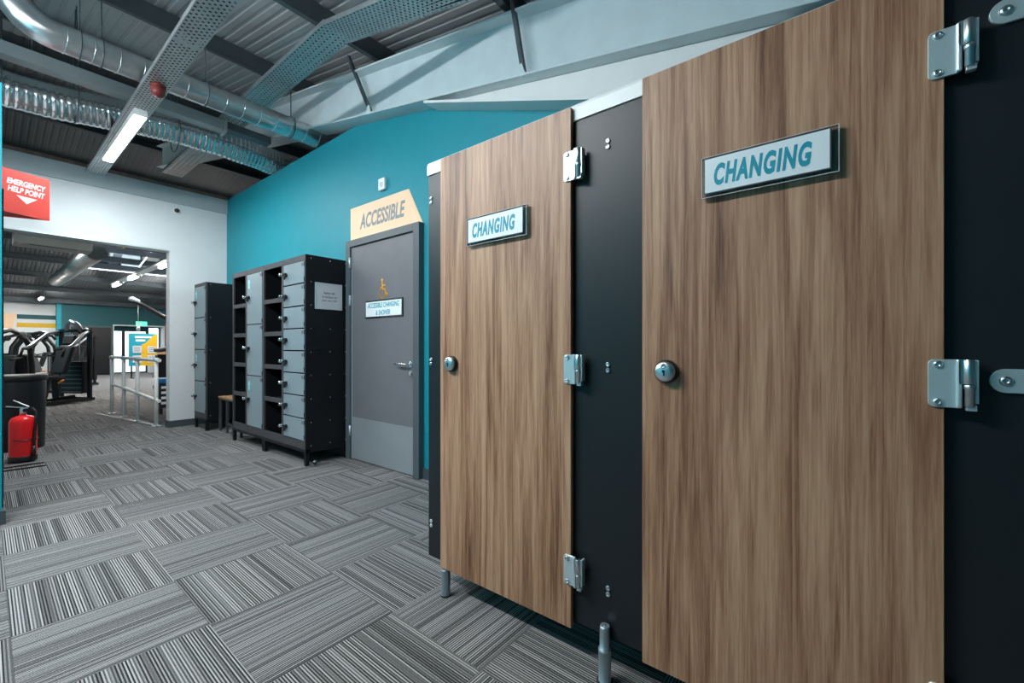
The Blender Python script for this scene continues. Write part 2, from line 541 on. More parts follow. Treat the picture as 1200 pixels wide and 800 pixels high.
ribs(-3.5, 2.25, [SPLIT, APEX, 24.0])
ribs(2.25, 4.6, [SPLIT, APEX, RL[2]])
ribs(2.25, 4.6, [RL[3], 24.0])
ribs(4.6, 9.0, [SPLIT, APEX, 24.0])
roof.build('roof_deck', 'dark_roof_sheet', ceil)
for k in range(2):
    xa = RL[0] + (RL[1] - RL[0]) / 2 * k; xb = RL[0] + (RL[1] - RL[0]) / 2 * (k + 1) - 0.04
    MB().add([(xa, RL[2], zr(RL[2]) + 0.03), (xb, RL[2], zr(RL[2]) + 0.03), (xb, RL[3], zr(RL[3]) + 0.03), (xa, RL[3], zr(RL[3]) + 0.03)], [(0, 1, 2, 3)]).build('rooflight', 'rooflight_sheet', ceil)
py = 0.3
while py < 23:
    # Z-section purlin: web and two lips
    t = V((0, 1, 0.19 if py < APEX else -0.19)).normalized(); nrm = V((0, -t.z, t.y))
    m = MB()
    c0 = V((2.75, py, zr(py)))
    if nrm.z < 0: nrm = -nrm
    m.obox(c0 - nrm * 0.090, (1, 0, 0), t, nrm, 6.25, 0.003, 0.082)
    m.obox(c0 - nrm * 0.009 + t * 0.028, (1, 0, 0), t, nrm, 6.25, 0.03, 0.003)
    m.obox(c0 - nrm * 0.172 - t * 0.028, (1, 0, 0), t, nrm, 6.25, 0.03, 0.003)
    m.build('purlin', 'purlin_steel', ceil)
    py += 1.5

# rafter over the teal wall, with its haunch
def rafter(x, name, label, haunch=True):
    y0, y1 = -1.65, APEX - 0.02
    r = thing(name, (x, y0, 0), label, 'beam')
    d = 0.23
    MB().prism([(y0, zb(y0)), (y1, zb(y1)), (y1, zr(y1) - d), (y0, zr(y0) - d)], (x - 0.006, 0, 0), (0, 1, 0), (0, 0, 1), 0, 0.012).build('web', 'rafter_paint', r)
    MB().prism([(y0, zb(y0)), (y1, zb(y1)), (y1, zb(y1) + 0.016), (y0, zb(y0) + 0.016)], (x - 0.095, 0, 0), (0, 1, 0), (0, 0, 1), 0, 0.19).build('bottom_flange', 'rafter_paint', r, bevel=0.003)
    MB().prism([(y0, zr(y0) - d), (y1, zr(y1) - d), (y1, zr(y1) - d + 0.016), (y0, zr(y0) - d + 0.016)], (x - 0.095, 0, 0), (0, 1, 0), (0, 0, 1), 0, 0.19).build('top_flange', 'rafter_paint', r)
    if haunch:
        hy0, hy1 = 0.2, 2.63
        zh = lambda y: 2.58 + (y - 1.25) * 0.372
        MB().prism([(hy0, zh(hy0)), (2.55, zb(2.55) - 0.002), (hy0, zb(hy0) - 0.002)], (x - 0.006, 0, 0), (0, 1, 0), (0, 0, 1), 0, 0.012).build('haunch_web', 'white_rail', r)
        MB().prism([(hy0, zh(hy0)), (hy1, zb(hy1) - 0.022), (hy1, zb(hy1)), (hy0, zh(hy0) + 0.022)], (x - 0.095, 0, 0), (0, 1, 0), (0, 0, 1), 0, 0.19).build('haunch_flange', 'white_rail', r, bevel=0.003)
    return r
RX = 2.295
raf = rafter(RX, 'roof_rafter', 'pale painted steel roof rafter sloping above the teal wall and cubicles')
for (ya, yb, xo) in ((3.38, 3.72, 0.05), (1.66, 1.76, 0.05)):
    p0 = V((RX - 0.085, ya, zb(ya) + 0.03)); p1 = V((RX - 0.10, yb, zr(yb) - 0.06))
    f = MB().obox((p0 + p1) / 2, (1, 0, 0), (p1 - p0).normalized().cross(V((1, 0, 0))), (p1 - p0).normalized(), 0.003, 0.014, (p1 - p0).length / 2)
    f.obox((p0 + p1) / 2 + V((0.012, -0.012, 0)), (1, 0, 0), (p1 - p0).normalized().cross(V((1, 0, 0))), (p1 - p0).normalized(), 0.012, 0.003, (p1 - p0).length / 2)
    br = f.build('fly_brace', 'purlin_steel', raf)
    MB().bar(p0 + V((0, -0.01, -0.03)), p0 + V((0, 0.02, 0.05)), 0.03, 0.012, (1, 0, 0)).build('brace_cleat', 'rafter_paint', br)

# ================================================================== CHANGING CUBICLES
XD = 1.287         # front of the doors
DT = 0.018
def bolt_pair(parent, x, y, z, gap=0.02, r=0.0085, name='bolt'):
    for dz in (gap / 2, -gap / 2):
        b = MB().lathe([(r, 0), (r, 0.003), (r * 0.8, 0.0055), (r * 0.38, 0.006), (r * 0.36, 0.0035)], (x, y, z + dz), (-1, 0, 0), 12).build(name, 'zinc', parent)
def lock(door, y, z):
    L = MB().lathe([(0.0345, 0), (0.0345, 0.012), (0.032, 0.016)], (XD, y, z), (-1, 0, 0), 32).build('lock', 'black_plastic', door)
    MB().lathe([(0.0295, 0.015), (0.0295, 0.021), (0.027, 0.0245), (0.014, 0.0275), (0.0, 0.028)], (XD, y, z), (-1, 0, 0), 32, caps=False).build('thumb_turn', 'zinc', L)
    MB().lathe([(0.0075, 0.0255), (0.0075, 0.0285), (0.004, 0.0285), (0.003, 0.027)], (XD, y + 0.002, z + 0.0165), (-1, 0, 0), 14).build('indicator', 'post_metal', L)
    MB().lathe([(0.0046, 0.027), (0.0046, 0.0292)], (XD, y + 0.001, z + 0.001), (-1, 0, 0), 10).obox((XD - 0.028, y - 0.0005, z - 0.006), (1, 0, 0), (0, 1, 0), (0, 0, 1), 0.0012, 0.0022, 0.006).build('keyhole', 'black_plastic', L)
def hinge(door, y, z):
    """y: edge of the door leaf (hinge side is towards -y)"""
    pts = []
    hw = 0.052
    for cxu, cyv, a0 in ((-0.016 - 0.0 + 0.0, 0.043, math.pi / 2), (-0.016, -0.043, math.pi)):
        pass
    # plate screwed to the door: rounded on its left, straight on its right. u to the right (-y), v up
    r = 0.010
    pts = [(0.022, 0.051), (-0.024 + r, 0.051)]
    pts += [(-0.024 + r - r * math.sin(q), 0.051 - r + r * math.cos(q)) for q in [math.pi / 8 * k for k in range(1, 5)]]
    pts += [(-0.024 + r - r * math.cos(q), -0.051 + r - r * math.sin(q)) for q in [math.pi / 8 * k for k in range(0, 5)]]
    pts += [(0.022, -0.051)]
    pts = list(reversed(pts))
    H = MB().prism(pts, (XD, y, z), FX[0], FX[1], 0.0, 0.0055).build('hinge', 'satin_metal', door, bevel=0.0008, seg=1)
    # folded shoulder and upper knuckle
    MB().prism([(0.018, -0.051), (0.027, -0.051), (0.027, 0.051), (0.018, 0.051)], (XD, y, z), FX[0], FX[1], 0.004, 0.013).build('shoulder', 'satin_metal', H, bevel=0.003)
    MB().lathe([(0.0075, 0), (0.0085, 0.001), (0.0085, 0.050), (0.0075, 0.051)], (XD - 0.010, y - 0.0365, z), (0, 0, 1), 16).prism([(0.022, 0.0), (0.036, 0.0), (0.036, 0.051), (0.022, 0.051)], (XD, y, z), FX[0], FX[1], 0.006, 0.013).build('upper_knuckle', 'zinc', H)
    MB().lathe([(0.0072, 0), (0.0082, 0.001), (0.0082, 0.036), (0.0092, 0.037), (0.0092, 0.045), (0.0082, 0.046)], (XD - 0.010, y - 0.0375, z - 0.047), (0, 0, 1), 16).build('lower_knuckle', 'zinc', H)
    MB().prism([(0.044, -0.040), (0.051, -0.040), (0.051, 0.050), (0.044, 0.050)], (XD, y, z), FX[0], FX[1], -0.012, 0.010).build('frame_leaf', 'satin_metal', H, bevel=0.001)
    MB().obox((XD - 0.006, y - 0.040, z - 0.049), (1, 0, 0), (0, 1, 0), (0, 0, 1), 0.007, 0.008, 0.006).build('pin_stop', 'satin_metal', H, bevel=0.001)
    for dz in (0.040, -0.040):
        MB().lathe([(0.0082, 0.005), (0.0078, 0.008), (0.0055, 0.0098), (0.003, 0.0098), (0.0028, 0.0075)], (XD, y + 0.009, z + dz), (-1, 0, 0), 14).build('screw', 'zinc', H)
def name_plate(door, yc, zc):
    w, h = 0.307, 0.113
    P = MB().prism([(-w / 2, -h / 2), (w / 2, -h / 2), (w / 2, h / 2), (-w / 2, h / 2)], (XD, yc, zc), FX[0], FX[1], 0.006, 0.016).build('name_plate', 'acrylic', door, bevel=0.0012)
    P['label'] = 'clear acrylic name plate with a white card reading CHANGING'
    MB().prism([(-w / 2 + 0.009, -h / 2 + 0.013), (w / 2 - 0.018, -h / 2 + 0.013), (w / 2 - 0.018, h / 2 - 0.007), (-w / 2 + 0.009, h / 2 - 0.007)], (XD, yc, zc), FX[0], FX[1], 0.0163, 0.0172).build('card', 'card_white', P)
    m = MB()
    for a, b_, c_, d_ in ((-w / 2 + 0.006, w / 2 - 0.015, -h / 2 + 0.010, -h / 2 + 0.013), (-w / 2 + 0.006, w / 2 - 0.015, h / 2 - 0.007, h / 2 - 0.004), (-w / 2 + 0.006, -w / 2 + 0.009, -h / 2 + 0.013, h / 2 - 0.007), (w / 2 - 0.018, w / 2 - 0.015, -h / 2 + 0.013, h / 2 - 0.007)):
        m.prism([(a, c_), (b_, c_), (b_, d_), (a, d_)], (XD, yc, zc), FX[0], FX[1], 0.0160, 0.0168)
    m.build('card_border', 'grey_skirting', P)
    m = MB()
    for a, b_, c_, d_ in ((-w / 2, w / 2, -h / 2, -h / 2 + 0.0014), (w / 2 - 0.0014, w / 2, -h / 2 + 0.0014, h / 2), (-w / 2, -w / 2 + 0.0012, -h / 2 + 0.0014, h / 2), (-w / 2 + 0.0012, w / 2 - 0.0014, h / 2 - 0.0012, h / 2)):
        m.prism([(a, c_), (b_, c_), (b_, d_), (a, d_)], (XD, yc, zc), FX[0], FX[1], 0.0150, 0.0164)
    m.build('polished_edge', 'paper', P)
    lettering('CHANGING', (XD - 0.0175, yc + 0.010, zc + 0.002), FX[0], FX[1], 0.222, 0.060, 'sign_teal', P, shear=0.22, bold=0.045, spacing=1.18, depth=0.0004)
    for (u, v) in ((-w / 2 + 0.02, 0), (w / 2 - 0.03, 0)):
        MB().lathe([(0.006, 0), (0.006, 0.006)], (XD, yc - u, zc + v), (-1, 0, 0), 10).build('spacer', 'zinc', P)
def cubicle_door(y0, y1, label):
    """y0: hinge edge (nearer to the camera's right), y1: lock edge"""
    d = thing('cubicle_door', (XD + DT / 2, (y0 + y1) / 2, 0.12), label, 'door', 'wood-effect cubicle doors')
    MB().box(XD, XD + DT, y0, y1, 0.122, 1.931).build('door_panel', 'walnut_laminate', d, bevel=0.0015, seg=1)
    lock(d, y1 - 0.076, 1.026)
    for z in (1.725, 1.022, 0.326): hinge(d, y0 + 0.002, z)
    name_plate(d, (y0 + y1) / 2, 1.571)
    return d
cubicle_door(0.758, 1.424, 'farther walnut-effect cubicle door reading CHANGING between two charcoal pilasters')
cubicle_door(-0.159, 0.504, 'nearest and largest walnut-effect cubicle door reading CHANGING')
XP = XD + DT + 0.004       # front of the pilasters
def pilaster(y0, y1, label, bolts_y, feet):
    p = thing('cubicle_pilaster', (XP, (y0 + y1) / 2, 0), label, 'partition', 'charcoal cubicle pilasters')
    MB().box(XP, XP + 0.019, y0, y1, 0.137, 1.888).build('panel', 'pilaster_charcoal', p, bevel=0.0012, seg=1)
    for by in bolts_y:
        for z in (1.772, 1.031, 0.289): bolt_pair(p, XP, by, z)
    for (fy, fx, ztop) in feet:
        f = MB().lathe([(0.025, 0.001), (0.0205, 0.003), (0.0205, ztop - 0.085), (0.0215, ztop - 0.082), (0.0215, ztop - 0.076), (0.0165, ztop - 0.074), (0.0165, ztop - 0.012), (0.015, ztop)], (fx, fy, 0), (0, 0, 1), 24).build('foot', 'post_metal', p)
        MB().lathe([(0.027, 0), (0.027, 0.006)], (fx, fy, 0), (0, 0, 1), 24).build('foot_pad', 'black_rubber', f)
        MB().prism([(-0.006, -0.002), (0.006, -0.002), (0.006, 0.002), (-0.006, 0.002)], (fx, fy, ztop), (1, 0, 0), (0, 1, 0), 0, 0.003).build('cap_slot', 'zinc', f)
    return p
pilaster(0.478, 0.784, 'charcoal pilaster between the two CHANGING doors with an adjustable metal foot', [0.628], [(0.630, XP - 0.022, 0.186)])
pilaster(1.398, 1.528, 'narrow charcoal end pilaster beside the accessible room door', [1.508], [])
ff = MB().lathe([(0.021, 0.006), (0.0205, 0.008), (0.0205, 0.112), (0.0195, 0.119)], (XD + 0.012, 1.402, 0), (0, 0, 1), 24).build('foot', 'post_metal', [o for o in COL.objects if o.name == 'cubicle_pilaster.001'][0])
MB().lathe([(0.0225, 0), (0.0225, 0.006)], (XD + 0.012, 1.402, 0), (0, 0, 1), 24).build('foot_pad', 'black_rubber', ff)
MB().bar((XD + 0.012, 1.402, 0.1205), (XP + 0.018, 1.402, 0.1205), 0.03, 0.003).bar((XP + 0.010, 1.402, 0.120), (XP + 0.010, 1.402, 0.1365), 0.03, 0.004).build('foot_bracket', 'zinc', ff)
pn = pilaster(-0.62, -0.133, 'dark charcoal pilaster at the right edge beside the nearest door', [], [(-0.40, XP - 0.022, 0.186)])
# rounded strap plates at the right edge of the view
for z in (1.782, 1.030, 0.28):
    w, h, u0 = 0.14, 0.0245, 0.0
    pts = [(w, -h), (w, h)] + [(h - h * math.sin(q), h * math.cos(q)) for q in [math.pi * k / 14 for k in range(0, 15)]]
    pts = list(reversed(pts))
    sp_ = MB().prism(pts, (XP, -0.226, z), FX[0], FX[1], 0, 0.007).build('strap_plate', 'satin_metal', pn, bevel=0.001, seg=1)
    MB().lathe([(0.0105, 0.006), (0.010, 0.010), (0.006, 0.0125), (0.003, 0.0125), (0.0028, 0.009)], (XP, -0.249, z), (-1, 0, 0), 16).build('screw', 'zinc', sp_)
    MB().lathe([(0.0105, 0.006), (0.010, 0.010), (0.006, 0.0125), (0.003, 0.0125), (0.0028, 0.009)], (XP, -0.335, z), (-1, 0, 0), 16).build('screw', 'zinc', sp_)
# head rail and cubicle side panels
tag(MB().prism([(0, 0), (0.034, 0), (0.034, 0.045), (0.030, 0.056), (0.004, 0.056), (0, 0.045)], (XP - 0.006, 1.531, 1.888), (1, 0, 0), (0, 0, 1), 0, 2.16).build('head_rail', 'white_rail', loc=(XP, 0.4, 1.888)), 'white aluminium head rail capping the charcoal pilasters', 'rail')
for (yy, lab) in ((1.50, 'charcoal side panel closing the far end of the cubicle row'), (0.628, 'charcoal partition running back between the two cubicles'), (-0.38, 'charcoal partition behind the pilaster at the right edge')):
    q = thing('cubicle_partition', (1.8, yy, 0), lab, 'partition')
    MB().box(XP + 0.020, WX - 0.004, yy - 0.009, yy + 0.009, 0.137, 1.885).build('panel', 'pilaster_charcoal', q, bevel=0.001, seg=1)
    MB().lathe([(0.024, 0), (0.024, 0.006), (0.018, 0.008), (0.018, 0.138)], (2.2, yy, 0), (0, 0, 1), 16).build('foot', 'post_metal', q)

# ================================================================== ACCESSIBLE DOOR
ad = tag(thing('door_1', (WX, 3.35, 0), 'grey accessible changing room door with steel kick plate in the teal wall', 'door'), kind='structure')
fm = MB()
fm.box(WX - 0.055, WX + 0.002, 2.790, 2.868, 0.0, 2.135)
fm.box(WX - 0.055, WX + 0.002, 3.832, 3.905, 0.0, 2.135)
fm.box(WX - 0.055, WX + 0.002, 2.868, 3.832, 2.070, 2.135)
fm.build('door_frame', 'frame_grey', ad, bevel=0.003)
MB().box(WX - 0.034, WX - 0.001, 2.872, 3.828, 0.008, 2.066).build('door_leaf', 'door_grey', ad, bevel=0.002)
e = MB()
e.box(WX - 0.0355, WX - 0.033, 2.872, 2.880, 0.008, 2.066); e.box(WX - 0.0355, WX - 0.033, 3.820, 3.828, 0.008, 2.066)
e.build('edge_lipping', 'satin_metal', ad)
MB().box(WX - 0.0365, WX - 0.034, 2.888, 3.815, 0.012, 0.415).build('kick_plate', 'kick_steel', ad)
for z in (1.92, 1.55, 0.28):
    MB().cyl((WX - 0.050, 3.834, z - 0.05), (WX - 0.050, 3.834, z + 0.05), 0.010, 12).build('door_hinge', 'satin_metal', ad)
hd = MB().lathe([(0.026, 0), (0.026, 0.008), (0.022, 0.010)], (WX - 0.034, 2.915, 0.95), (-1, 0, 0), 20).build('handle_rose', 'chrome', ad)
MB().tube([(WX - 0.04, 2.915, 0.95), (WX - 0.075, 2.915, 0.95), (WX - 0.086, 2.925, 0.95), (WX - 0.088, 2.945, 0.95), (WX - 0.088, 3.06, 0.952), (WX - 0.084, 3.075, 0.952)], 0.010, 12).build('lever', 'chrome', hd)
hk = MB().lathe([(0.027, 0), (0.027, 0.008), (0.020, 0.011), (0.020, 0.016), (0.016, 0.017)], (WX - 0.034, 2.915, 0.868), (-1, 0, 0), 20).build('lock_escutcheon', 'chrome', ad)
sg = MB().prism([(-0.285, -0.083), (0.285, -0.083), (0.285, 0.083), (-0.285, 0.083)], (WX - 0.034, 3.30, 1.443), FX[0], FX[1], 0.0, 0.010).build('sign_plate', 'acrylic', ad, bevel=0.001)
sg['label'] = 'clear holder with white card reading ACCESSIBLE CHANGING & SHOWER'
MB().prism([(-0.268, -0.066), (0.268, -0.066), (0.268, 0.070), (-0.268, 0.070)], (WX - 0.034, 3.30, 1.443), FX[0], FX[1], 0.010, 0.0115).build('card', 'card_white', sg)
lettering('ACCESSIBLE CHANGING', (WX - 0.0456, 3.30, 1.478), FX[0], FX[1], 0.475, 0.046, 'sign_teal', sg, shear=0.22, bold=0.02)
lettering('& SHOWER', (WX - 0.0456, 3.30, 1.410), FX[0], FX[1], 0.215, 0.046, 'sign_teal', sg, shear=0.22, bold=0.02)
# wheelchair symbol
ic = MB(); ox, oy, oz = WX - 0.0352, 3.315, 1.622
P2 = lambda u, v: (ox - 0.001, oy - u, oz + v)
ic.lathe([(0.014, 0), (0.014, 0.002)], P2(-0.008, 0.082), (-1, 0, 0), 16)
def strip(pts, w):
    for a, b_ in zip(pts[:-1], pts[1:]):
        a3, b3 = V(P2(*a)), V(P2(*b_)); d = (b3 - a3).normalized()
        ic.obox((a3 + b3) / 2, d, d.cross(V((1, 0, 0))), (1, 0, 0), (b3 - a3).length / 2 + w * 0.35, w / 2, 0.001)
strip([(-0.008, 0.060), (-0.003, 0.0), (0.035, 0.0), (0.052, -0.055), (0.066, -0.048)], 0.017)
strip([(-0.005, 0.033), (0.034, 0.033)], 0.013)
strip([(-0.022 - 0.0, 0.018)] + [(-0.006 + 0.047 * math.cos(q), -0.032 + 0.047 * math.sin(q)) for q in [math.radians(a) for a in range(120, 372, 18)]], 0.014)
s_ic = ic.build('wheelchair_symbol', 'icon_orange', ad); s_ic['label'] = 'orange wheelchair symbol'
# peach ACCESSIBLE sign over the frame
asn = thing('door_sign', (WX, 3.4, 2.14), 'peach angled sign reading ACCESSIBLE above the grey door', 'sign')
MB().prism([(-3.898, 2.137), (-2.800, 2.137), (-2.985, 2.463), (-3.898, 2.468)], (WX, 0, 0), FX[0], FX[1], 0.0, 0.004).build('panel', 'sign_peach', asn)
lettering('ACCESSIBLE', (WX - 0.0042, 3.385, 2.308), FX[0], FX[1], 0.70, 0.145, 'sign_grey', asn, shear=0.22, bold=0.03)
# small wall sensor above
sn = thing('wall_sensor', (WX, 3.35, 2.55), 'small white square sensor box high on the teal wall', 'sensor')
MB().box(WX - 0.030, WX, 3.30, 3.395, 2.53, 2.635).build('housing', 'card_white', sn, bevel=0.004)
MB().box(WX - 0.033, WX - 0.0295, 3.328, 3.372, 2.555, 2.60).build('lens', 'post_metal', sn, bevel=0.001)

# ================================================================== LOCKERS
def latch(parent, x, y, z):
    """black swing hasp with a chrome cam lock on the lock side of a locker door (y is the lock edge)"""
    L = MB().lathe([(0.017, 0), (0.017, 0.016), (0.013, 0.020)], (x, y - 0.066, z), (-1, 0, 0), 14)
    L.prism([(-0.058, 0.012), (0.024, 0.017), (0.028, -0.004), (-0.004, -0.046), (-0.022, -0.016)][::-1], (x - 0.001, y - 0.066, z), FX[0], FX[1], 0.014, 0.026)
    Lo = L.build('hasp', 'black_plastic', parent)
    MB().lathe([(0.017, 0), (0.017, 0.040), (0.013, 0.046)], (x - 0.004, y - 0.010, z + 0.004), (-1, 0, 0), 12).obox((x - 0.028, y - 0.032, z + 0.004), (1, 0, 0), (0, 1, 0), (0, 0, 1), 0.008, 0.024, 0.008).build('cam_lock', 'chrome', parent)
    return Lo
def locker_col(root, x, y0, y1, z0, z1, ndoors, depth, stickers=()):
    """a column seen from the -X side; y1 is its left edge as seen"""
    t = 0.022
    h = (z1 - z0) / ndoors
    for k in range(ndoors):
        a = z1 - (k + 1) * h + 0.006; b_ = z1 - k * h - 0.006
        d = MB().box(x - 0.003, x + 0.015, y0 + 0.010, y1 - 0.012, a, b_).build('locker_door', 'locker_door', root, bevel=0.002, seg=1)
        zc = (a + b_) / 2
        latch(d, x - 0.003, y1 - 0.012, zc if ndoors > 3 else zc + 0.02)
        for zz in (a + 0.03, b_ - 0.03):
            MB().box(x - 0.005, x + 0.010, y0 + 0.006, y0 + 0.014, zz - 0.02, zz + 0.02).build('pin_hinge', 'locker_frame', d)
        MB().box(x - 0.0045, x - 0.003, y0 + 0.030, y0 + 0.055, b_ - 0.045, b_ - 0.018).build('number_disc', 'frame_grey', d)
        if k in stickers:
            MB().lathe([(0.030, 0), (0.030, 0.0012)], (x - 0.003, y1 - 0.072, b_ - 0.085), (-1, 0, 0), 20).lathe([(0.024, 0), (0.024, 0.0012)], (x - 0.003, y1 - 0.072, b_ - 0.135), (-1, 0, 0), 20).build('sticker', 'sticker_aqua', d)
LX0, LX1, LZ0, LZ1 = 1.895, 2.325, 0.15, 1.950
ys = [3.912, 4.385, 4.835, 5.285, 5.690]
def locker_bank():
    r = thing('locker_bank', (LX0, 4.8, 0), 'large black locker bank with grey doors and open shelf columns on the teal wall', 'lockers')
    c = MB()
    c.box(LX0, LX1, ys[0], ys[0] + 0.014, LZ0, LZ1)                 # near side panel
    c.box(LX0, LX1, ys[4] - 0.014, ys[4], LZ0, LZ1)
    c.box(LX1 - 0.012, LX1, ys[0] + 0.014, ys[4] - 0.014, LZ0, LZ1)  # back
    c.box(LX0 + 0.004, LX1 - 0.012, ys[0] + 0.014, ys[4] - 0.014, LZ1 - 0.012, LZ1 - 0.001)
    c.box(LX0 + 0.004, LX1 - 0.012, ys[0] + 0.014, ys[4] - 0.014, LZ0, LZ0 + 0.012)
    for y in ys[1:4]: c.box(LX0 + 0.018, LX1 - 0.012, y - 0.010, y + 0.010, LZ0 + 0.012, LZ1 - 0.012)
    c.build('carcass', 'locker_black', r)
    f = MB()                                                        # front frame
    for y in ys[1:4]: f.box(LX0, LX0 + 0.018, y - 0.018, y + 0.018, LZ0, LZ1)
    f.box(LX0, LX0 + 0.018, ys[0] + 0.014, ys[0] + 0.022, LZ0, LZ1); f.box(LX0, LX0 + 0.018, ys[4] - 0.036, ys[4] - 0.014, LZ0, LZ1)
    for a, b_ in zip(ys[:-1], ys[1:]):
        f.box(LX0 + 0.001, LX0 + 0.018, a + 0.016, b_ - 0.016, LZ1 - 0.052, LZ1 - 0.0005); f.box(LX0 + 0.001, LX0 + 0.018, a + 0.016, b_ - 0.016, LZ0 + 0.0005, LZ0 + 0.075)
    f.build('front_frame', 'locker_frame', r)
    z0, z1 = LZ0 + 0.075, LZ1 - 0.052
    locker_col(r, LX0, ys[0] + 0.016, ys[1] - 0.018, z0, z1, 8, 0.4)
    locker_col(r, LX0, ys[2] + 0.018, ys[3] - 0.018, z0, z1, 3, 0.4, stickers=(0, 2))
    for zz in (z0 + (z1 - z0) / 3, z0 + 2 * (z1 - z0) / 3):
        MB().box(LX0 + 0.002, LX0 + 0.016, ys[2] + 0.018, ys[3] - 0.018, zz - 0.014, zz + 0.014).build('rail', 'locker_frame', r)
    for a, b_ in ((ys[1], ys[2]), (ys[3], ys[4] - 0.018)):
        for k in range(1, 5):
            zz = z0 + (z1 - z0) * k / 5
            s = MB().box(LX0 + 0.019, LX1 - 0.013, a + 0.011, b_ - 0.011, zz - 0.008, zz + 0.008).build('shelf', 'locker_black', r)
            MB().box(LX0 + 0.001, LX0 + 0.018, a + 0.019, b_ - 0.019, zz - 0.022, zz + 0.022).build('shelf_lip', 'locker_frame', s, bevel=0.002, seg=1)
    # stands
    st = MB()
    for y in (ys[0] + 0.018, ys[2] - 0.02, ys[2] + 0.02, ys[4] - 0.018):
        for x in (LX0 + 0.018, LX1 - 0.018):
            MB().box(x - 0.016, x + 0.016, y - 0.016, y + 0.016, 0.0, LZ0 - 0.030).build('stand_leg', 'locker_black', r)
    for x in (LX0 + 0.018, LX1 - 0.018): st.box(x - 0.017, x + 0.017, ys[0], ys[4], LZ0 - 0.030, LZ0)
    for y in (ys[0] + 0.02, ys[4] - 0.02): st.box(LX0, LX1, y - 0.02, y + 0.02, LZ0 - 0.030, LZ0)
    st.build('stand_frame', 'locker_black', r)
    rv = MB()
    for k in range(9):
        z = LZ1 - 0.03 - k * (LZ1 - LZ0 - 0.06) / 8
        for x in (LX0 + 0.05, (LX0 + LX1) / 2 + 0.02, LX1 - 0.035):
            if 1.43 < z < 1.73 and x > 1.97 and x < 2.2: continue
            rv.lathe([(0.0055, 0), (0.0045, 0.003), (0.002, 0.004)], (x, ys[0], z), (0, -1, 0), 8)
    tag(rv.build('rivets', 'zinc', r), kind='stuff')
    # framed notice on the near side panel
    nx, nz = 2.114, 1.578
    nf = MB().prism([(-0.135, -0.125), (0.135, -0.125), (0.135, 0.125), (-0.135, 0.125)], (nx, ys[0], nz), FY[0], FY[1], 0.0, 0.010).build('notice_holder', 'satin_metal', r, bevel=0.001)
    nf['label'] = 'framed paper notice on the black locker side'
    MB().prism([(-0.115, -0.115), (0.128, -0.115), (0.128, 0.115), (-0.115, 0.115)], (nx, ys[0] - 0.010, nz), FY[0], FY[1], 0.0, 0.001).build('notice_paper', 'paper', nf)
    for k, (tx, w) in enumerate((('Items left', 0.11), ('in lockers at', 0.145), ('your own risk', 0.15))):
        lettering(tx, (nx + 0.004, ys[0] - 0.0112, nz + 0.032 - k * 0.037), FY[0], FY[1], w, 0.024, 'ink', nf, bold=0.005)
    return r
locker_bank()
def small_locker():
    x0, x1, y0, y1, z0, z1 = 1.885, 2.325, 6.575, 7.035, 0.15, 1.945
    r = thing('narrow_locker', (x0, 6.8, 0), 'narrow four-door grey and black locker by the white wall', 'lockers')
    c = MB()
    c.box(x0 + 0.016, x1, y0 + 0.001, y1 - 0.001, z0 + 0.001, z1)
    c.build('carcass', 'locker_black', r, bevel=0.002, seg=1)
    f = MB()
    f.box(x0, x0 + 0.016, y0, y0 + 0.022, z0, z1); f.box(x0, x0 + 0.016, y1 - 0.022, y1, z0, z1)
    f.box(x0, x0 + 0.016, y0 + 0.022, y1 - 0.022, z1 - 0.04, z1); f.box(x0, x0 + 0.016, y0 + 0.022, y1 - 0.022, z0, z0 + 0.07)
    f.build('front_frame', 'locker_frame', r)
    locker_col(r, x0, y0 + 0.014, y1 - 0.014, z0 + 0.07, z1 - 0.04, 4, 0.4, stickers=(0, 2))
    st = MB()
    for y in (y0 + 0.018, y1 - 0.018):
        for x in (x0 + 0.018, x1 - 0.018):
            MB().box(x - 0.016, x + 0.016, y - 0.016, y + 0.016, 0, z0 - 0.03).build('stand_leg', 'locker_black', r)
    st.box(x0, x1, y0, y1, z0 - 0.03, z0)
    st.build('stand_frame', 'locker_black', r)
    rv = MB()
    for k in range(5):
        z = z1 - 0.03 - k * 0.43
        for x in (x0 + 0.05, x1 - 0.12): rv.lathe([(0.006, 0), (0.004, 0.004)], (x, y0, z), (0, -1, 0), 8)
    tag(rv.build('rivets', 'zinc', r), kind='stuff')
small_locker()
def bench():
    y0, y1 = 5.74, 6.50
    b = thing('slatted_bench', (2.1, 6.1, 0), 'low wooden slatted bench on a black frame between the lockers', 'bench')
    for k in range(3):
        MB().box(2.0 + k * 0.105, 2.0 + k * 0.105 + 0.092, y0, y1, 0.430, 0.452).build('slat', 'bench_wood', b, bevel=0.004)
    for y in (y0 + 0.03, y1 - 0.28, y1 - 0.03):
        for x in (2.015, 2.29): MB().box(x - 0.013, x + 0.013, y - 0.013, y + 0.013, 0, 0.412).build('leg', 'locker_frame', b)
    f = MB()
    for x in (2.015, 2.29): f.box(x - 0.013, x + 0.013, y0 + 0.01, y1 - 0.01, 0.412, 0.430); f.box(x - 0.012, x + 0.012, y0 + 0.044, y1 - 0.294, 0.10, 0.125)
    for y in (y0 + 0.03, y1 - 0.03): f.box(2.028, 2.277, y - 0.013, y + 0.013, 0.412, 0.430)
    f.build('frame', 'locker_frame', b)
bench()
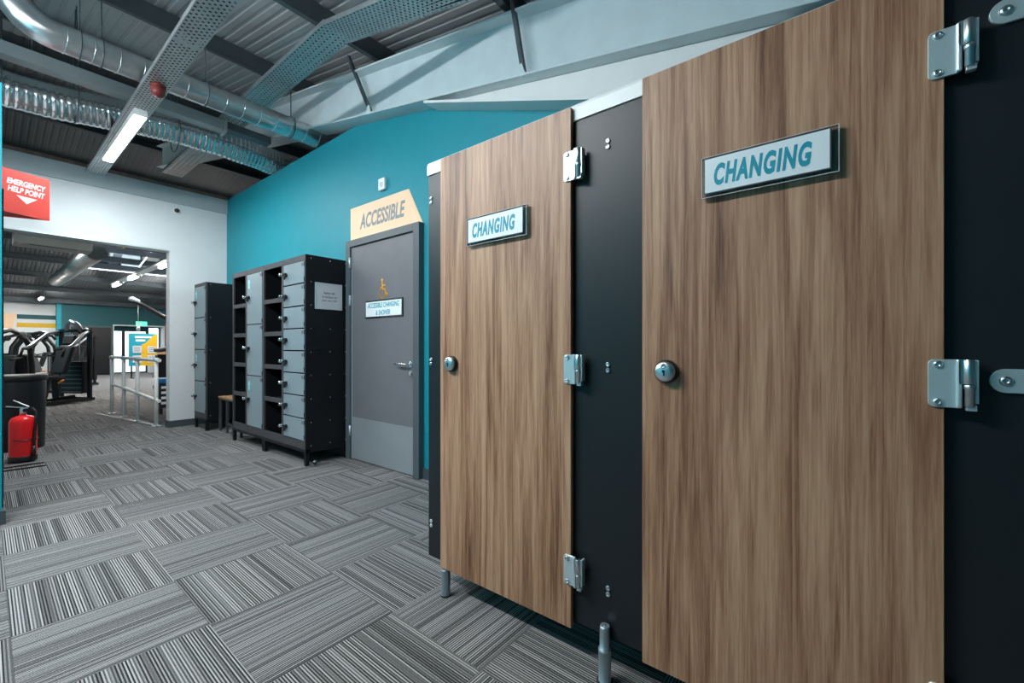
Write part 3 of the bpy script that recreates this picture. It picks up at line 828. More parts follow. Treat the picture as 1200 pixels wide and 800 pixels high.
# little door stop on the floor
ds = thing('door_stop', (1.955, 3.86, 0), 'small chrome and black door stop on the carpet by the lockers', 'door stop')
MB().lathe([(0.014, 0), (0.014, 0.012), (0.010, 0.014)], (1.955, 3.86, 0), (0, 0, 1), 14).lathe([(0.010, 0.032), (0.014, 0.036), (0.014, 0.050), (0.008, 0.057)], (1.955, 3.86, 0), (0, 0, 1), 14).build('post', 'chrome', ds)
MB().lathe([(0.0155, 0.014), (0.0155, 0.033)], (1.955, 3.86, 0), (0, 0, 1), 14).build('buffer', 'black_rubber', ds)

# ================================================================== OVERHEAD SERVICES
def perforated(m, xa, xb, y0, y1, zf, cell=0.0225):
    """tray bottom with staggered round holes; zf(y) gives the height"""
    nx = max(1, round((xb - xa) / cell)); cx_ = (xb - xa) / nx
    ny = int(round((y1 - y0) / cell)); cy_ = (y1 - y0) / ny
    for j in range(ny):
        for i in range(nx):
            ax, ay = xa + i * cx_, y0 + j * cy_
            if (i + j) % 2 or i == 0 and False:
                m.add([(ax, ay, zf(ay)), (ax + cx_, ay, zf(ay)), (ax + cx_, ay + cy_, zf(ay + cy_)), (ax, ay + cy_, zf(ay + cy_))], [(0, 1, 2, 3)])
            else:
                cxm, cym, rr = ax + cx_ / 2, ay + cy_ / 2, 0.0084
                out = [(ax, ay), (cxm, ay), (ax + cx_, ay), (ax + cx_, cym), (ax + cx_, ay + cy_), (cxm, ay + cy_), (ax, ay + cy_), (ax, cym)]
                inn = [(cxm + rr * math.cos(math.radians(a)), cym + rr * math.sin(math.radians(a))) for a in (225, 270, 315, 0, 45, 90, 135, 180)]
                vs = [(x, y, zf(y)) for x, y in out] + [(x, y, zf(y)) for x, y in inn]
                m.add(vs, [(k, (k + 1) % 8, 8 + (k + 1) % 8, 8 + k) for k in range(8)])
def cable_tray(label, xa, xb, secs):
    t = thing('cable_tray', ((xa + xb) / 2, secs[0][1], 3.2), label, 'cable tray')
    for (y0, y1, zf, dx) in secs:
        m = MB()
        perforated(m, xa - dx, xb + dx, y0, y1, zf)
        s = m.build('tray_section', 'galv_tray', t)
        w = MB()
        for x in (xa - dx, xb + dx):
            sgn = 1 if x > (xa + xb) / 2 else -1
            w.prism([(y0, zf(y0)), (y1, zf(y1)), (y1, zf(y1) + 0.035), (y0, zf(y0) + 0.035)], (x - (0.0015 if sgn < 0 else 0), 0, 0), (0, 1, 0), (0, 0, 1), 0, 0.0015)
        w.build('side_wall', 'galv_tray', s)
        c = MB()
        nc = 5
        for k in range(nc):
            x = xa + (xb - xa) * (k + 0.5) / nc
            c.tube([(x + 0.004 * math.sin(k + y0), y0 + 0.03, zf(y0) + 0.016), (x - 0.004, (y0 + y1) / 2, zf((y0 + y1) / 2) + 0.016), (x, y1 - 0.03, zf(y1) + 0.016)], 0.0145, 8)
        c.build('cables', 'black_rubber', s)  # unseen black runs added so the tray holes read dark
    return t
T1 = cable_tray('perforated steel cable tray carrying the lit batten above the corridor', 0.842, 1.003, [(3.50, 7.20, lambda y: 3.20, 0.0), (1.4, 3.62, lambda y: 3.194, 0.003)])
T2 = cable_tray('perforated steel cable tray with a bend in front of the rafter', 1.686, 1.919, [(3.19, 7.75, lambda y: 3.60, 0.0), (1.5, 3.22, lambda y: 3.594 - 0.25 * (3.22 - y), 0.003)])
def rod(x, y, z0, parent):
    MB().cyl((x, y, z0), (x, y, zr(y) - 0.005), 0.005, 6).build('hanger_rod', 'purlin_steel', parent)
def batten(x, yc, z, label, L=1.5, mat='led', grp='LED battens on the cable trays', shroud=0.0):
    b = thing('led_batten', (x, yc, z), label, 'light', grp)
    MB().box(x - 0.045, x + 0.045, yc - L / 2 - 0.016, yc + L / 2 + 0.016, z - 0.024, z).box(x - 0.045, x + 0.045, yc - L / 2 - 0.016, yc - L / 2 - 0.001, z - 0.061, z - 0.024).box(x - 0.045, x + 0.045, yc + L / 2 + 0.001, yc + L / 2 + 0.016, z - 0.061, z - 0.024).build('housing', 'white_rail', b, bevel=0.003)
    MB().prism([(-0.042, 0), (-0.040, -0.022), (-0.026, -0.038), (0.026, -0.038), (0.040, -0.022), (0.042, 0)][::-1], (x, yc - L / 2, z - 0.0245), (1, 0, 0), (0, 0, 1), 0, -L).build('diffuser', mat, b)
    if shroud:
        MB().box(x - 0.047, x - 0.0425, yc - L / 2 - 0.016, yc + L / 2 + 0.016, z - shroud, z - 0.024).box(x + 0.0425, x + 0.047, yc - L / 2 - 0.016, yc + L / 2 + 0.016, z - shroud, z - 0.024).build('side_reflector', 'white_rail', b)  # opaque blades added to cut sideways light off the upper walls
    return b
batten(0.922, 5.66, 3.198, 'lit LED batten under the cable tray in front of the white wall', 1.46, 'main_led', shroud=0.058)
# red sounder on the tray
sd = thing('alarm_beacon', (0.915, 4.36, 3.19), 'dull red alarm sounder hanging from the cable tray', 'alarm')
MB().lathe([(0.052, 0), (0.052, 0.016), (0.044, 0.020)], (0.925, 4.36, 3.198), (0, 0, -1), 20).build('base', 'beacon_red', sd)
MB().lathe([(0.043, 0.019), (0.047, 0.04), (0.045, 0.07), (0.030, 0.088), (0.0, 0.092)], (0.925, 4.36, 3.198), (0, 0, -1), 20, caps=False).build('lens', 'beacon_red', sd)
# spiral duct with elbow
def spiral_duct():
    yc, zc, r = 4.55, 3.37, 0.099
    d = thing('spiral_duct', (1.0, yc, zc), 'upper smooth galvanised spiral duct running into the teal wall', 'duct')
    path = [V((0.175, yc + 0.02, zr(yc) - 0.06)), V((0.175, yc + 0.02, 3.62))]
    path += [V((0.175 + 0.20 - 0.20 * math.cos(q), yc + 0.02 - 0.02 * k / 6, zc + 0.20 - 0.20 * math.sin(q))) for k, q in [(k, math.pi / 12 * k) for k in range(1, 7)]]
    path += [V((0.55, yc, zc)), V((1.2, yc, zc)), V((1.8, yc, zc)), V((3.2, yc, zc))]
    MB().tube(path, r, 28).build('duct_tube', 'galvanised', d)
    x = 0.42
    while x < 2.6:
        MB().lathe([(r, -0.004), (r + 0.0035, -0.002), (r + 0.0035, 0.002), (r, 0.004)], (x, yc, zc), (1, 0.12, 0), 28, caps=False).build('seam', 'galvanised', d)
        x += 0.145
    for x in (0.50, 0.62, 1.30, 2.05):
        h = MB().tube(arc((x, yc, zc), r + 0.006, 0, 2 * math.pi, 24, (0, 1, 0), (0, 0, 1)), 0.004, 6, caps=False).build('hanger_ring', 'purlin_steel', d)
        MB().cyl((x, yc, zc + r), (x, yc, zr(yc) - 0.005), 0.005, 6).build('drop_rod', 'purlin_steel', h)
spiral_duct()
def flex_duct():
    y0, r = 5.68, 0.150
    d = thing('flexible_duct', (1.0, y0, 3.35), 'ribbed flexible foil duct hanging under the spiral duct', 'duct')
    pts = []; rs = []
    x = -0.9; ph = 0.0
    while x < 3.2:
        q = max(0.0, min(1.0, (1.25 - x) / 1.5))
        z = 3.42 - 0.115 * q * q * (3 - 2 * q) - 0.02 * math.sin(x * 3.1)
        y = y0 + 0.03 * math.sin(x * 2.3)
        pts.append((x, y, z)); rs.append(r - 0.008 + 0.010 * abs(math.sin(ph)) * (1 + 0.3 * math.sin(x * 17)))
        x += 0.0112; ph += math.pi * 0.0112 / (0.046 + 0.008 * math.sin(x * 5))
    MB().tube(pts, rs, 28).build('duct_tube', 'flex_foil', d)
    for x in (0.15, 0.60, 1.35):
        MB().tube([(x, y0 - 0.03, zr(y0) - 0.01), (x, y0 - 0.17, 3.42)] + [(x, y0 - 0.175 * math.cos(q), 3.37 - 0.175 * math.sin(q)) for q in [math.pi / 8 * k for k in range(0, 9)]] + [(x, y0 + 0.17, 3.42), (x, y0 + 0.03, zr(y0) - 0.01)], 0.005, 6).build('strap', 'purlin_steel', d)
flex_duct()
# pale trunking / steel between the two ducts
bt = thing('steel_trunking', (0.5, 5.2, 3.4), 'pale rectangular steel trunking between the two ducts', 'beam')
MB().box(-3.4, 1.64, 5.14, 5.26, 3.37, 3.475).build('body', 'trunking_grey', bt, bevel=0.004)
MB().box(1.64, 1.66, 5.12, 5.28, 3.35, 3.49).build('end_plate', 'galv_tray', bt, bevel=0.002)
MB().box(1.66, 2.10, 5.14, 5.26, 3.395, 3.47).build('coupling', 'purlin_steel', bt, bevel=0.003)
for x in (0.3, 1.2): MB().cyl((x, 5.2, 3.475), (x, 5.2, zr(5.2) - 0.005), 0.005, 6).build('hanger_rod', 'purlin_steel', bt)
# camera dome on the white wall
dm = thing('security_camera', (1.738, WY, 2.976), 'small dark dome camera on the upper white wall', 'camera')
MB().lathe([(0.045, 0), (0.045, 0.012), (0.036, 0.018)], (1.738, WY, 2.965), (0, -1, 0), 20).build('base', 'white_rail', dm)
MB().lathe([(0.030, 0.016), (0.028, 0.030), (0.016, 0.040), (0, 0.043)], (1.738, WY, 2.965), (0, -1, 0), 20, caps=False).build('dome', 'black_plastic', dm)

# ================================================================== LEFT FOREGROUND THINGS
# projecting help point sign (two faces meeting at the tip)
hs = thing('help_point_sign', (0.05, 5.5, 2.4), 'red projecting sign reading EMERGENCY HELP POINT with a down arrow', 'sign')
pA = V((0.050, 5.452, 0)); tip = V((0.428, 5.620, 0)); pB = V((0.050, 5.79, 0))
ex = (tip - pA).normalized(); Lx = (tip - pA).length
z0, z1 = 2.225, 2.590
MB().prism([(0, z0), (Lx, z0), (Lx, z1), (0, z1)], pA, ex, (0, 0, 1), -0.004, 0.0).build('near_face', 'sign_red', hs)
ex2 = (pB - tip).normalized()
MB().prism([(0.004, z0), ((pB - tip).length, z0), ((pB - tip).length, z1), (0.004, z1)], tip, ex2, (0, 0, 1), -0.004, 0.0).build('far_face', 'sign_red', hs)
MB().add([(pA.x, pA.y + 0.01, z0 + 0.012), (tip.x - 0.01, tip.y, z0 + 0.012), (pB.x, pB.y - 0.01, z0 + 0.012)], [(0, 1, 2)]).build('closing_plate', 'sign_red_edge', hs)
zhat = V((0, 0, 1))
def onface(u, z): return pA + ex * u + zhat * z
lettering('EMERGENCY', onface(0.262, 2.492), ex, zhat, 0.250, 0.050, 'sign_white', hs, shear=0.2, bold=0.04)
lettering('HELP POINT', onface(0.262, 2.430), ex, zhat, 0.240, 0.050, 'sign_white', hs, shear=0.2, bold=0.04)
MB().prism([(0.195, 2.385), (0.262, 2.325), (0.330, 2.385)], pA, ex, (0, 0, 1), 0.0, 0.0008).build('arrow', 'sign_white', hs)
# fire extinguisher
def extinguisher():
    x, y = 0.300, 6.22
    f = thing('fire_extinguisher', (x, y, 0), 'red fire extinguisher with black hose standing on the carpet at left', 'extinguisher')
    MB().lathe([(0.092, 0.03), (0.0925, 0.06), (0.0925, 0.375), (0.088, 0.400), (0.074, 0.422), (0.045, 0.436), (0.026, 0.440), (0.024, 0.455)], (x, y, 0), (0, 0, 1), 32).build('cylinder', 'red_paint', f)
    MB().lathe([(0.095, 0.012), (0.097, 0.020), (0.097, 0.055), (0.093, 0.060)], (x, y, 0), (0, 0, 1), 32).build('base_ring', 'black_plastic', f)
    v = MB().lathe([(0.020, 0.452), (0.022, 0.47), (0.022, 0.50), (0.015, 0.515)], (x, y, 0), (0, 0, 1), 16).build('valve', 'satin_metal', f)
    MB().bar((x + 0.03, y - 0.02, 0.510), (x - 0.105, y + 0.02, 0.535), 0.022, 0.006).build('carry_handle', 'satin_metal', v)
    MB().bar((x + 0.035, y - 0.02, 0.520), (x - 0.06, y + 0.01, 0.590), 0.022, 0.006).build('squeeze_lever', 'satin_metal', v)
    MB().lathe([(0.016, 0), (0.016, 0.012)], (x + 0.01, y - 0.022, 0.49), (0, -1, 0), 14).build('gauge', 'black_plastic', v)
    MB().tube([(x + 0.02, y - 0.012, 0.492), (x + 0.058, y - 0.035, 0.505), (x + 0.080, y - 0.055, 0.47), (x + 0.080, y - 0.064, 0.40), (x + 0.072, y - 0.075, 0.30), (x + 0.066, y - 0.083, 0.18), (x + 0.062, y - 0.086, 0.07)], 0.0115, 10).build('hose', 'black_rubber', f)
    MB().tube([(x + 0.064, y - 0.084, 0.15), (x + 0.062, y - 0.088, 0.10), (x + 0.060, y - 0.090, 0.045)], [0.013, 0.016, 0.019], 10).build('nozzle', 'black_plastic', f)
    MB().tube(arc((x, y, 0.215), 0.0945, -2.4, 0.2, 16, (1, 0, 0), (0, 1, 0)), 0.004, 6).build('hose_strap', 'black_plastic', f)
extinguisher()
est = thing('floor_stand', (0.3, 5.85, 0), 'two flat black steel bars of a stand lying on the carpet by the extinguisher', 'stand')  # flat black bars across the carpet, joined by a short one
for yy in (5.98, 5.83):
    MB().box(0.062, 0.42, yy - 0.012, yy + 0.012, 0.0005, 0.010).build('bar', 'black_plastic', est, bevel=0.001)
MB().box(0.062, 0.085, 5.842, 5.968, 0.0005, 0.009).build('cross_bar', 'black_plastic', est)
# black bin
def bin_():
    x, y = 0.285, 7.04
    b = thing('round_bin', (x, y, 0), 'tall round black bin behind the red extinguisher', 'bin')
    MB().lathe([(0.205, 0.0), (0.215, 0.01), (0.228, 0.70), (0.228, 0.77)], (x, y, 0), (0, 0, 1), 40).build('body', 'machine_black', b)
    MB().lathe([(0.228, 0.735), (0.240, 0.738), (0.242, 0.785), (0.234, 0.795), (0.20, 0.797)], (x, y, 0), (0, 0, 1), 40).build('rim', 'black_plastic', b)
bin_()

# ================================================================== GYM BEYOND THE OPENING
# far walls
gw = MB()
gw.box(2.05, 3.50, GY, GY + 0.2, 0, 2.80); gw.box(5.10, 9.0, GY, GY + 0.2, 0, 2.80)
gw.box(3.50, 5.10, GY, GY + 0.2, 1.98, 2.80)
gw.box(2.05, 2.10, GY + 0.2, GY + 0.9, 0, 2.8)
tag(gw.build('wall_gym', 'dark_teal_paint'), kind='structure')
sw = MB().box(-3.5, 2.05, GY + 0.35, GY + 0.45, 0, 2.9).build('wall_striped', 'white_paint'); tag(sw, kind='structure')
for z, h, m_ in ((2.10, 0.16, 'dark_teal_paint'), (1.80, 0.16, 'yellow_paint'), (1.46, 0.16, 'dark_teal_paint')):
    MB().box(0.98, 2.05, GY + 0.344, GY + 0.3495, z, z + h).build('stripe', m_, sw)
MB().prism([(0.45, 1.65), (0.86, 1.65), (0.98, 2.28), (0.45, 2.28)], (0, GY + 0.349, 0), (1, 0, 0), (0, 0, 1), 0, 0.004).build('stripe', 'sign_peach', sw)
tag(MB().box(1.93, 2.05, GY - 0.02, GY + 0.345, 0, 2.8).build('trim_5', 'teal_paint'), kind='structure')
tag(MB().box(-3.5, 9, 24.0, 24.1, 2.4, 3.2).build('wall_eave', 'pale_grey_paint'), kind='structure')
tag(MB().box(-30, 60, 24.1, 90, -0.4, -0.1).build('ground', 'ground_outside'), kind='structure')
# recessed entrance: white reveal, door leaf frames and glass
rv = MB(); rv.box(3.50, 5.10, GY - 0.02, GY + 0.9, 1.94, 1.98); rv.box(3.46, 3.50, GY - 0.02, GY + 0.9, 0, 1.98); rv.box(5.06, 5.10, GY - 0.02, GY + 0.9, 0, 1.94); rv.box(4.62, 5.06, GY + 0.1, GY + 0.9, 0, 1.00)
tag(rv.build('trim_6', 'white_paint'), kind='structure')
for k, (xa, xb, za, zb_) in enumerate(((3.50, 3.86, 0.0, 1.78), (3.86, 4.62, 0.0, 1.78), (4.62, 5.06, 1.00, 1.94))):
    w = MB()
    ff = 0.05
    w.box(xa, xa + ff, GY + 0.5, GY + 0.56, za, zb_); w.box(xb - ff, xb, GY + 0.5, GY + 0.56, za, zb_)
    w.box(xa + ff, xb - ff, GY + 0.5, GY + 0.56, zb_ - ff, zb_); w.box(xa + ff, xb - ff, GY + 0.5, GY + 0.56, za, za + ff)
    wo = w.build('window_%d' % (k + 1), 'machine_black'); tag(wo, kind='structure')
    MB().box(xa + ff, xb - ff, GY + 0.525, GY + 0.535, za + ff, zb_ - ff).build('pane', 'window_glass', wo)
tag(MB().box(3.50, 4.62, GY + 0.48, GY + 0.58, 1.78, 1.94).build('trim_7', 'dark_teal_paint'), kind='structure')
# dark double door in the gym wall
gd = thing('door_2', (2.9, GY, 0), 'black double door in the dark teal gym wall', 'door'); tag(gd, kind='structure')
for xa in (2.30, 2.86): MB().box(xa, xa + 0.54, GY - 0.05, GY - 0.002, 0.01, 1.84).build('door_leaf', 'machine_black', gd, bevel=0.004)
MB().box(2.26, 2.297, GY - 0.06, GY, 0, 1.90).box(3.403, 3.44, GY - 0.06, GY, 0, 1.90).box(2.297, 3.403, GY - 0.06, GY, 1.85, 1.90).build('door_frame', 'frame_grey', gd)
# exit sign
es = thing('exit_sign', (4.2, 22.2, 2.0), 'green lit running-man exit sign hanging in the gym', 'sign')
MB().box(4.02, 4.36, 22.20, 22.24, 1.93, 2.10).build('face', 'exit_green', es, bevel=0.004)
MB().box(4.06, 4.17, 22.195, 22.2, 1.97, 2.06).build('pictogram', 'sign_white', es)
for x in (4.08, 4.30): MB().cyl((x, 22.22, 2.10), (x, 22.22, zr(22.22)), 0.006, 6).build('drop_wire', 'purlin_steel', es)
# poster stand
ps = thing('poster_stand', (4.0, 19.6, 0), 'teal and orange poster stand in front of the bright entrance', 'poster')
MB().box(3.36, 4.14, 19.60, 19.64, 0.42, 1.56).build('board', 'sign_teal', ps, bevel=0.004)
MB().prism([(3.66, 0.42), (4.14, 0.42), (4.14, 1.56), (4.02, 1.50), (3.80, 1.22), (3.70, 1.18)], (0, 19.599, 0), (1, 0, 0), (0, 0, 1), 0, 0.003).build('orange_print', 'yellow_paint', ps)
for (xa, za) in ((3.46, 0.88), (3.86, 0.86), (3.46, 0.54), (3.86, 0.54)):
    pp = MB().box(xa, xa + 0.24, 19.588, 19.595, za, za + 0.25).build('leaflet', 'paper', ps)
    for q in range(3): MB().box(xa + 0.03, xa + 0.20, 19.586, 19.588, za + 0.18 - q * 0.06, za + 0.20 - q * 0.06).build('print_line', 'ink', pp)
for (za, xa, xb) in ((1.40, 3.52, 3.98), (1.28, 3.54, 3.80)): MB().box(xa, xb, 19.594, 19.599, za, za + 0.07).build('heading', 'card_white', ps)
for xa in (3.44, 4.06): MB().box(xa - 0.02, xa + 0.02, 19.645, 19.685, 0.0, 1.5).box(xa - 0.02, xa + 0.02, 19.40, 19.86, 0.0, 0.03).build('leg', 'machine_black', ps)

# gym lights on trays, duct and air curtain
for k, (xc, yc) in enumerate(((3.00, 13.4), (2.95, 16.6), (2.95, 18.9), (1.45, 21.6), (4.6, 14.0), (0.2, 13.0), (4.5, 19.0))):  # battens hidden at the sides are added to light the gym
    labs = ['nearest LED batten of the gym row seen at the opening corner', 'middle LED batten of the gym row below the rooflight', 'farthest LED batten of the gym row above the teal wall',
            'small LED batten above the striped wall', 'LED batten at the right of the gym behind the white wall', 'LED batten at the left of the gym behind the stub wall', 'LED batten at the far right of the gym']
    bt_ = batten(xc, yc, 3.17 if yc < 20 else 2.78, labs[k], 1.0 if k < 4 else 1.5, 'gym_led', 'LED battens in the gym')
    if k > 2:
        for s in (-0.5, 0.5):
            MB().cyl((xc, yc + s, 2.78 if yc > 20 else 3.17), (xc, yc + s, zr(yc + s) - 0.005), 0.005, 6).build('hanger_wire', 'purlin_steel', bt_)
gt = thing('gym_cable_tray', (2.95, 16, 3.2), 'steel cable tray along the gym battens', 'cable tray')
MB().box(2.86, 3.06, 12.5, 19.45, 3.176, 3.18).box(2.86, 2.864, 12.5, 19.45, 3.18, 3.22).box(3.056, 3.06, 12.5, 19.45, 3.18, 3.22).build('tray', 'galv_tray', gt)
gdct = thing('gym_duct', (1.75, 16, 3.3), 'long galvanised duct in the gym running away from the opening', 'duct')
MB().lathe([(0.17, 0), (0.17, 6.4)], (1.62, 12.5, 3.10), (-0.008, 1, 0), 24).build('duct_tube', 'galvanised', gdct)
for q in range(5): MB().lathe([(0.17, 0), (0.178, 0.01), (0.178, 0.03), (0.17, 0.04)], (1.62 - 0.008 * (0.5 + q), 13.0 + q, 3.10), (-0.008, 1, 0), 24, caps=False).build('joint_ring', 'galvanised', gdct)
gd2 = thing('gym_cross_duct', (2, 12.4, 3.3), 'grey insulated pipe crossing just inside the opening head', 'duct')
MB().cyl((1.5, 12.3, 3.35), (6.0, 12.3, 3.35), 0.13, 20).build('duct_tube', 'purlin_steel', gd2)
for x in (2.0, 3.4): MB().lathe([(0.13, 0), (0.137, 0.005), (0.137, 0.03), (0.13, 0.035)], (x, 12.3, 3.35), (1, 0, 0), 20, caps=False).build('joint_ring', 'yellow_paint', gd2)
ac = thing('air_curtain', (0.64, 7.7, 2.4), 'cream air curtain unit under the head of the opening', 'air unit')
MB().prism([(0, 0.10), (0.06, 0.0), (0.40, 0.0), (0.46, 0.10), (0.46, 0.16), (0, 0.16)], (0.30, 7.62, 2.33), (0, 1, 0), (0, 0, 1), 0, 0.66).build('casing', 'ac_cream', ac, bevel=0.004)
MB().box(0.42, 0.82, 7.70, 7.74, 2.326, 2.331).build('outlet_slot', 'grey_skirting', ac)
MB().box(0.33, 0.36, 7.69, 7.76, 2.327, 2.331).build('indicator', 'sign_white', ac)
MB().box(0.32, 0.94, 7.44, 7.62, 2.41, 2.48).build('mounting_bracket', 'ac_cream', ac)

# handrail by the opening
def handrail():
    h = thing('handrail', (1.5, 8.4, 0), 'white tubular handrail with four posts just beyond the opening', 'railing')
    P = [(1.426, 9.56), (1.473, 8.95), (1.514, 8.275), (1.578, 7.54)]
    for x, y in P:
        p = MB().cyl((x, y, 0.006), (x, y, 0.925), 0.024, 14).build('post', 'white_rail', h)
        MB().lathe([(0.05, 0.0), (0.05, 0.006), (0.03, 0.010)], (x, y, 0), (0, 0, 1), 16).build('base_plate', 'satin_metal', p)
        MB().lathe([(0.032, 0), (0.032, 0.05)], (x, y, 0.895), (0, 0, 1), 14).build('fitting', 'satin_metal', p)
    MB().tube([(1.426, 9.60, 0.93), (1.473, 8.95, 0.925), (1.514, 8.275, 0.92), (1.578, 7.54, 0.912), (1.59, 7.43, 0.91)], 0.024, 12).build('top_rail', 'white_rail', h)
    MB().tube([(1.426, 9.60, 0.48), (1.473, 8.95, 0.455), (1.514, 8.275, 0.415), (1.578, 7.54, 0.36), (1.59, 7.43, 0.352)], 0.022, 12).build('middle_rail', 'white_rail', h)
handrail()
nb = MB().bar((1.26, 9.75, 0.004), (1.60, 7.42, 0.004), 0.06, 0.006).build('floor_strip', 'grey_skirting', loc=(1.4, 8.6, 0))
tag(nb, 'dark metal transition strip in the carpet below the white handrail', 'floor strip')

# ---------------------------------------------------------------- gym machines
def chest_machine(x, y, rz, label, name='chest_press_machine'):
    M = thing(name, (0, 0, 0), label, 'gym machine', 'strength machines')
    S = 0.035
    f = MB()
    f.bar((-0.55, -0.30, 0.05), (0.55, -0.30, 0.05), 0.07, 0.06); f.bar((-0.55, 0.30, 0.05), (0.55, 0.30, 0.05), 0.07, 0.06)
    f.bar((0.52, -0.34, 0.05), (0.52, 0.34, 0.05), 0.07, 0.06); f.bar((-0.30, -0.30, 0.06), (-0.30, 0.30, 0.06), 0.06, 0.05)
    f.bar((-0.30, 0, 0.06), (0.45, 0, 0.10), 0.07, 0.06)
    f.build('base_frame', 'machine_black', M, bevel=0.006)
    t = MB(); t.bar((0.48, -0.30, 0.05), (0.48, -0.30, 1.42), 0.07, 0.05); t.bar((0.48, 0.30, 0.05), (0.48, 0.30, 1.42), 0.07, 0.05); t.bar((0.48, -0.33, 1.42), (0.48, 0.33, 1.42), 0.07, 0.06)
    t.build('tower', 'machine_black', M, bevel=0.006)
    MB().box(0.40, 0.56, -0.22, 0.22, 0.16, 0.80).build('weight_stack', 'machine_black', M, bevel=0.004)
    for k in range(7): MB().box(0.398, 0.40, -0.21, 0.21, 0.19 + k * 0.085, 0.195 + k * 0.085).build('plate_gap', 'satin_metal', M)
    for s in (-0.08, 0.08): MB().cyl((0.48, s, 0.80), (0.48, s, 1.40), 0.010, 8).build('guide_rod', 'chrome', M)
    MB().bar((-0.28, 0, 0.52), (0.16, 0, 0.49), 0.34, 0.08).build('seat', 'pad_charcoal', M, bevel=0.025)
    MB().bar((0.16, 0, 0.56), (0.34, 0, 1.12), 0.30, 0.09, (1, 0, 0)).build('backrest', 'pad_charcoal', M, bevel=0.03)
    MB().bar((0.345, 0, 1.13), (0.40, 0, 1.33), 0.24, 0.08, (1, 0, 0)).build('head_pad', 'pad_charcoal', M, bevel=0.03)
    l = MB(); l.bar((-0.18, -0.12, 0.06), (-0.10, -0.12, 0.48), 0.06, 0.05); l.bar((-0.18, 0.12, 0.06), (-0.10, 0.12, 0.48), 0.06, 0.05); l.bar((0.12, 0, 0.10), (0.10, 0, 0.46), 0.07, 0.07)
    l.build('seat_post', 'pad_charcoal', M, bevel=0.005)
    for s in (-1, 1):
        a = MB().tube([(0.45, s * 0.30, 1.40), (0.30, s * 0.38, 1.36), (0.05, s * 0.42, 1.12), (-0.08, s * 0.42, 1.06)], 0.026, 10).build('press_arm', 'brushed_steel', M)
        MB().cyl((-0.08, s * 0.42, 1.06), (-0.09, s * 0.24, 1.05), 0.021, 10).cyl((-0.08, s * 0.42, 1.06), (-0.13, s * 0.42, 0.90), 0.021, 10).build('grip', 'black_rubber', a)
        MB().cyl((-0.02, s * 0.22, 0.40), (0.06, s * 0.24, 0.46), 0.018, 8).build('adjust_lever', 'orange_plastic', M)
    MB().tube([(0.46, -0.15, 1.42), (0.38, -0.15, 1.54), (0.40, 0, 1.60), (0.46, 0.15, 1.54), (0.46, 0.15, 1.42)], 0.045, 10).build('head_shroud', 'brushed_steel', M)
    M.location = (x, y, 0); M.rotation_euler = (0, 0, rz)
    return M
m1 = chest_machine(0.90, 12.0, 0.62, 'black chest press machine with grey seat nearest the opening')
def lat_machine(x, y, rz, label, name='cable_arch_machine'):
    M = thing(name, (0, 0, 0), label, 'gym machine', 'strength machines')
    for s in (-1, 1):
        MB().tube([(0.30, s * 0.32, 0.05), (0.32, s * 0.32, 0.8), (0.26, s * 0.31, 1.30), (0.08, s * 0.29, 1.60), (-0.20, s * 0.26, 1.70), (-0.45, s * 0.24, 1.62), (-0.52, s * 0.22, 1.50)], [0.055, 0.055, 0.055, 0.052, 0.045, 0.04, 0.035], 12).build('curved_upright', 'machine_black', M)
        MB().cyl((-0.05, s * 0.36, 1.05), (-0.40, s * 0.40, 1.00), 0.022, 10).build('handle', 'black_rubber', M)
        MB().lathe([(0.09, 0), (0.09, 0.03), (0.05, 0.045)], (0.02, s * 0.33, 1.58), (0, s, 0), 18).build('pivot_cap', 'pad_charcoal', M)
        MB().cyl((-0.30, s * 0.2, 0.62), (-0.18, s * 0.2, 0.62), 0.02, 8).build('adjust_lever', 'orange_plastic', M)
    MB().box(0.22, 0.40, -0.24, 0.24, 0.10, 1.10).build('weight_stack_cover', 'machine_black', M, bevel=0.02)
    MB().box(0.215, 0.22, -0.05, 0.05, 0.40, 1.05).build('stack_window', 'brushed_steel', M)
    MB().tube([(-0.10, -0.26, 1.69), (-0.14, 0, 1.72), (-0.10, 0.26, 1.69)], 0.04, 10).build('cross_arch', 'brushed_steel', M)
    MB().bar((-0.45, 0, 0.52), (-0.02, 0, 0.50), 0.34, 0.08).build('seat', 'pad_charcoal', M, bevel=0.025)
    MB().bar((-0.02, 0, 0.58), (0.12, 0, 1.10), 0.30, 0.08, (1, 0, 0)).build('backrest', 'pad_charcoal', M, bevel=0.03)
    b = MB(); b.bar((-0.6, -0.28, 0.04), (0.45, -0.32, 0.04), 0.08, 0.06); b.bar((-0.6, 0.28, 0.04), (0.45, 0.32, 0.04), 0.08, 0.06); b.bar((-0.25, 0, 0.05), (-0.25, 0, 0.48), 0.08, 0.08); b.bar((-0.25, -0.28, 0.05), (-0.25, 0.28, 0.05), 0.06, 0.05)
    b.build('base_frame', 'machine_black', M, bevel=0.006)
    M.location = (x, y, 0); M.rotation_euler = (0, 0, rz); M.scale = (0.84, 0.84, 0.84)
    return M
a1 = lat_machine(0.40, 13.4, 0.9, 'black arched machine with curved uprights directly behind the bin')
thing_copy(a1, (0.95, 15.2, 0), 2.6, 'black arched machine between the bin and the chest press')
thing_copy(a1, (1.30, 19.4, 0), 0.2, 'black arched machine farther back before the striped wall')
thing_copy(a1, (0.72, 17.6, 0), 3.6, 'black arched machine deep behind the bin')
thing_copy(m1, (1.62, 17.0, 0), 0.2, 'black press machine beyond the nearest chest press')
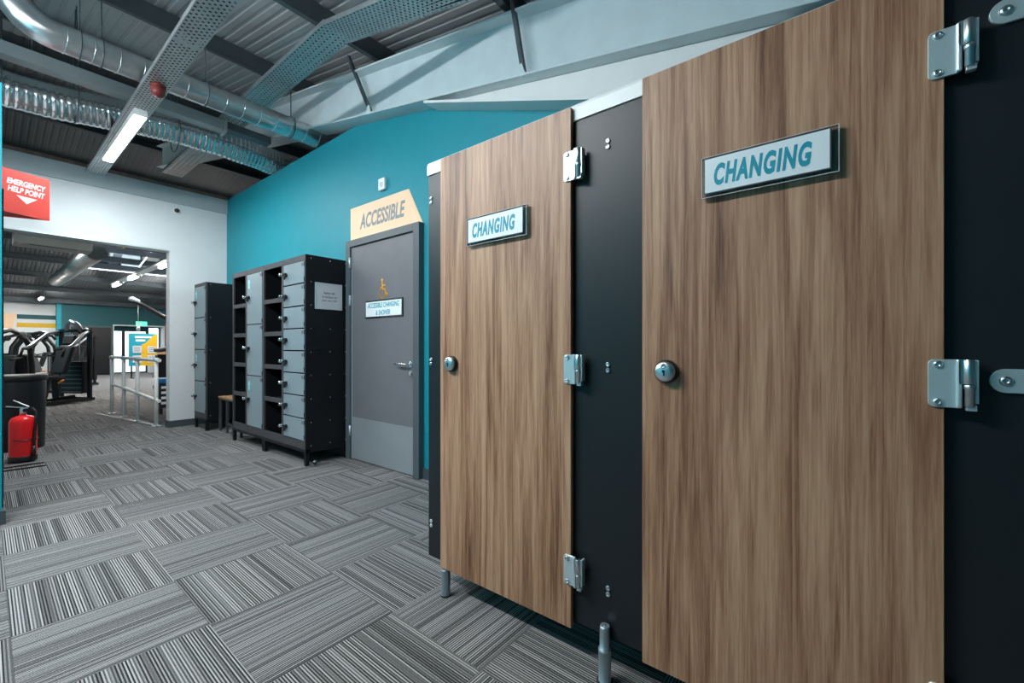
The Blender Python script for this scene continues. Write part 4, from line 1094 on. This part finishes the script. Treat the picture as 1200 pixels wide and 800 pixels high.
# red and black rig at the right of the opening
rg = thing('functional_trainer', (3.3, 14.2, 0), 'red and black cable trainer with a raised black boom arm behind the handrail', 'gym machine')
MB().box(3.18, 3.36, 14.1, 14.26, 0.04, 1.72).build('red_column', 'red_paint', rg, bevel=0.01)
MB().box(3.20, 3.34, 14.08, 14.099, 0.30, 1.50).build('column_slot', 'sign_white', rg)
MB().box(2.95, 3.75, 13.95, 14.45, 0.0, 0.08).build('base_frame', 'machine_black', rg, bevel=0.01)
ba = MB().tube([(3.34, 14.2, 1.74), (3.05, 14.18, 1.93), (2.66, 14.14, 2.18), (2.50, 14.12, 2.26)], [0.075, 0.06, 0.05, 0.045], 12).build('boom_arm', 'machine_black', rg)
MB().tube([(2.62, 14.13, 2.235), (2.48, 14.12, 2.30), (2.42, 14.115, 2.30)], [0.05, 0.06, 0.04], 12).build('pulley_cap', 'satin_metal', ba)
MB().cyl((2.60, 14.13, 2.15), (2.60, 14.13, 1.62), 0.006, 6).build('cable', 'satin_metal', ba)
MB().lathe([(0.04, 0), (0.04, 0.12), (0.02, 0.14)], (2.60, 14.13, 1.48), (0, 0, 1), 12).build('grip_ball', 'satin_metal', rg)
MB().box(2.92, 3.2, 13.8, 14.09, 0.08, 0.9).build('weight_housing', 'machine_black', rg, bevel=0.02)
MB().bar((2.90, 13.9, 1.0), (3.6, 14.0, 1.12), 0.3, 0.1).build('pad', 'pad_charcoal', rg, bevel=0.03)
# blue padded bench just behind the handrail
bb = thing('padded_bench', (2.0, 9.0, 0), 'black weight bench with bright blue pad at the foot of the handrail', 'bench')
MB().box(1.86, 2.30, 8.75, 9.05, 0.50, 0.58).build('pad', 'blue_pad', bb, bevel=0.025)
MB().box(1.88, 2.28, 8.77, 9.03, 0.10, 0.50).build('body', 'machine_black', bb, bevel=0.01)
for q in range(4): MB().box(1.90, 2.00, 8.764, 8.771, 0.16 + q * 0.085, 0.20 + q * 0.085).build('plate_label', 'sign_white', bb)
for (x, y) in ((1.90, 8.79), (2.26, 8.79), (1.90, 9.01), (2.26, 9.01)): MB().box(x - 0.02, x + 0.02, y - 0.02, y + 0.02, 0, 0.10).build('leg', 'machine_black', bb)
# wooden counter at the far right
ct = thing('reception_counter', (5.2, 20.8, 0), 'pale wooden counter by the far window', 'counter')
MB().box(4.45, 5.9, 20.6, 21.1, 0, 0.98).build('body', 'bench_wood', ct, bevel=0.01)
MB().box(4.40, 5.95, 20.55, 21.15, 0.98, 1.02).build('top', 'bench_wood', ct, bevel=0.005)

# ================================================================== LAMPS OVER THE VIEWER (out of frame)
for (x, y, z, lab) in ((-0.60, 2.05, 3.10, 'LED batten above the viewer on the left'), (-0.60, 3.62, 3.10, 'LED batten in front of the teal stub wall, above the viewer')):
    b = batten(x, y, z, lab, 1.5, shroud=0.036)
    for s in (-0.55, 0.55): MB().cyl((x, y + s, z), (x, y + s, zr(y + s) - 0.005), 0.004, 6).build('drop_wire', 'purlin_steel', b)
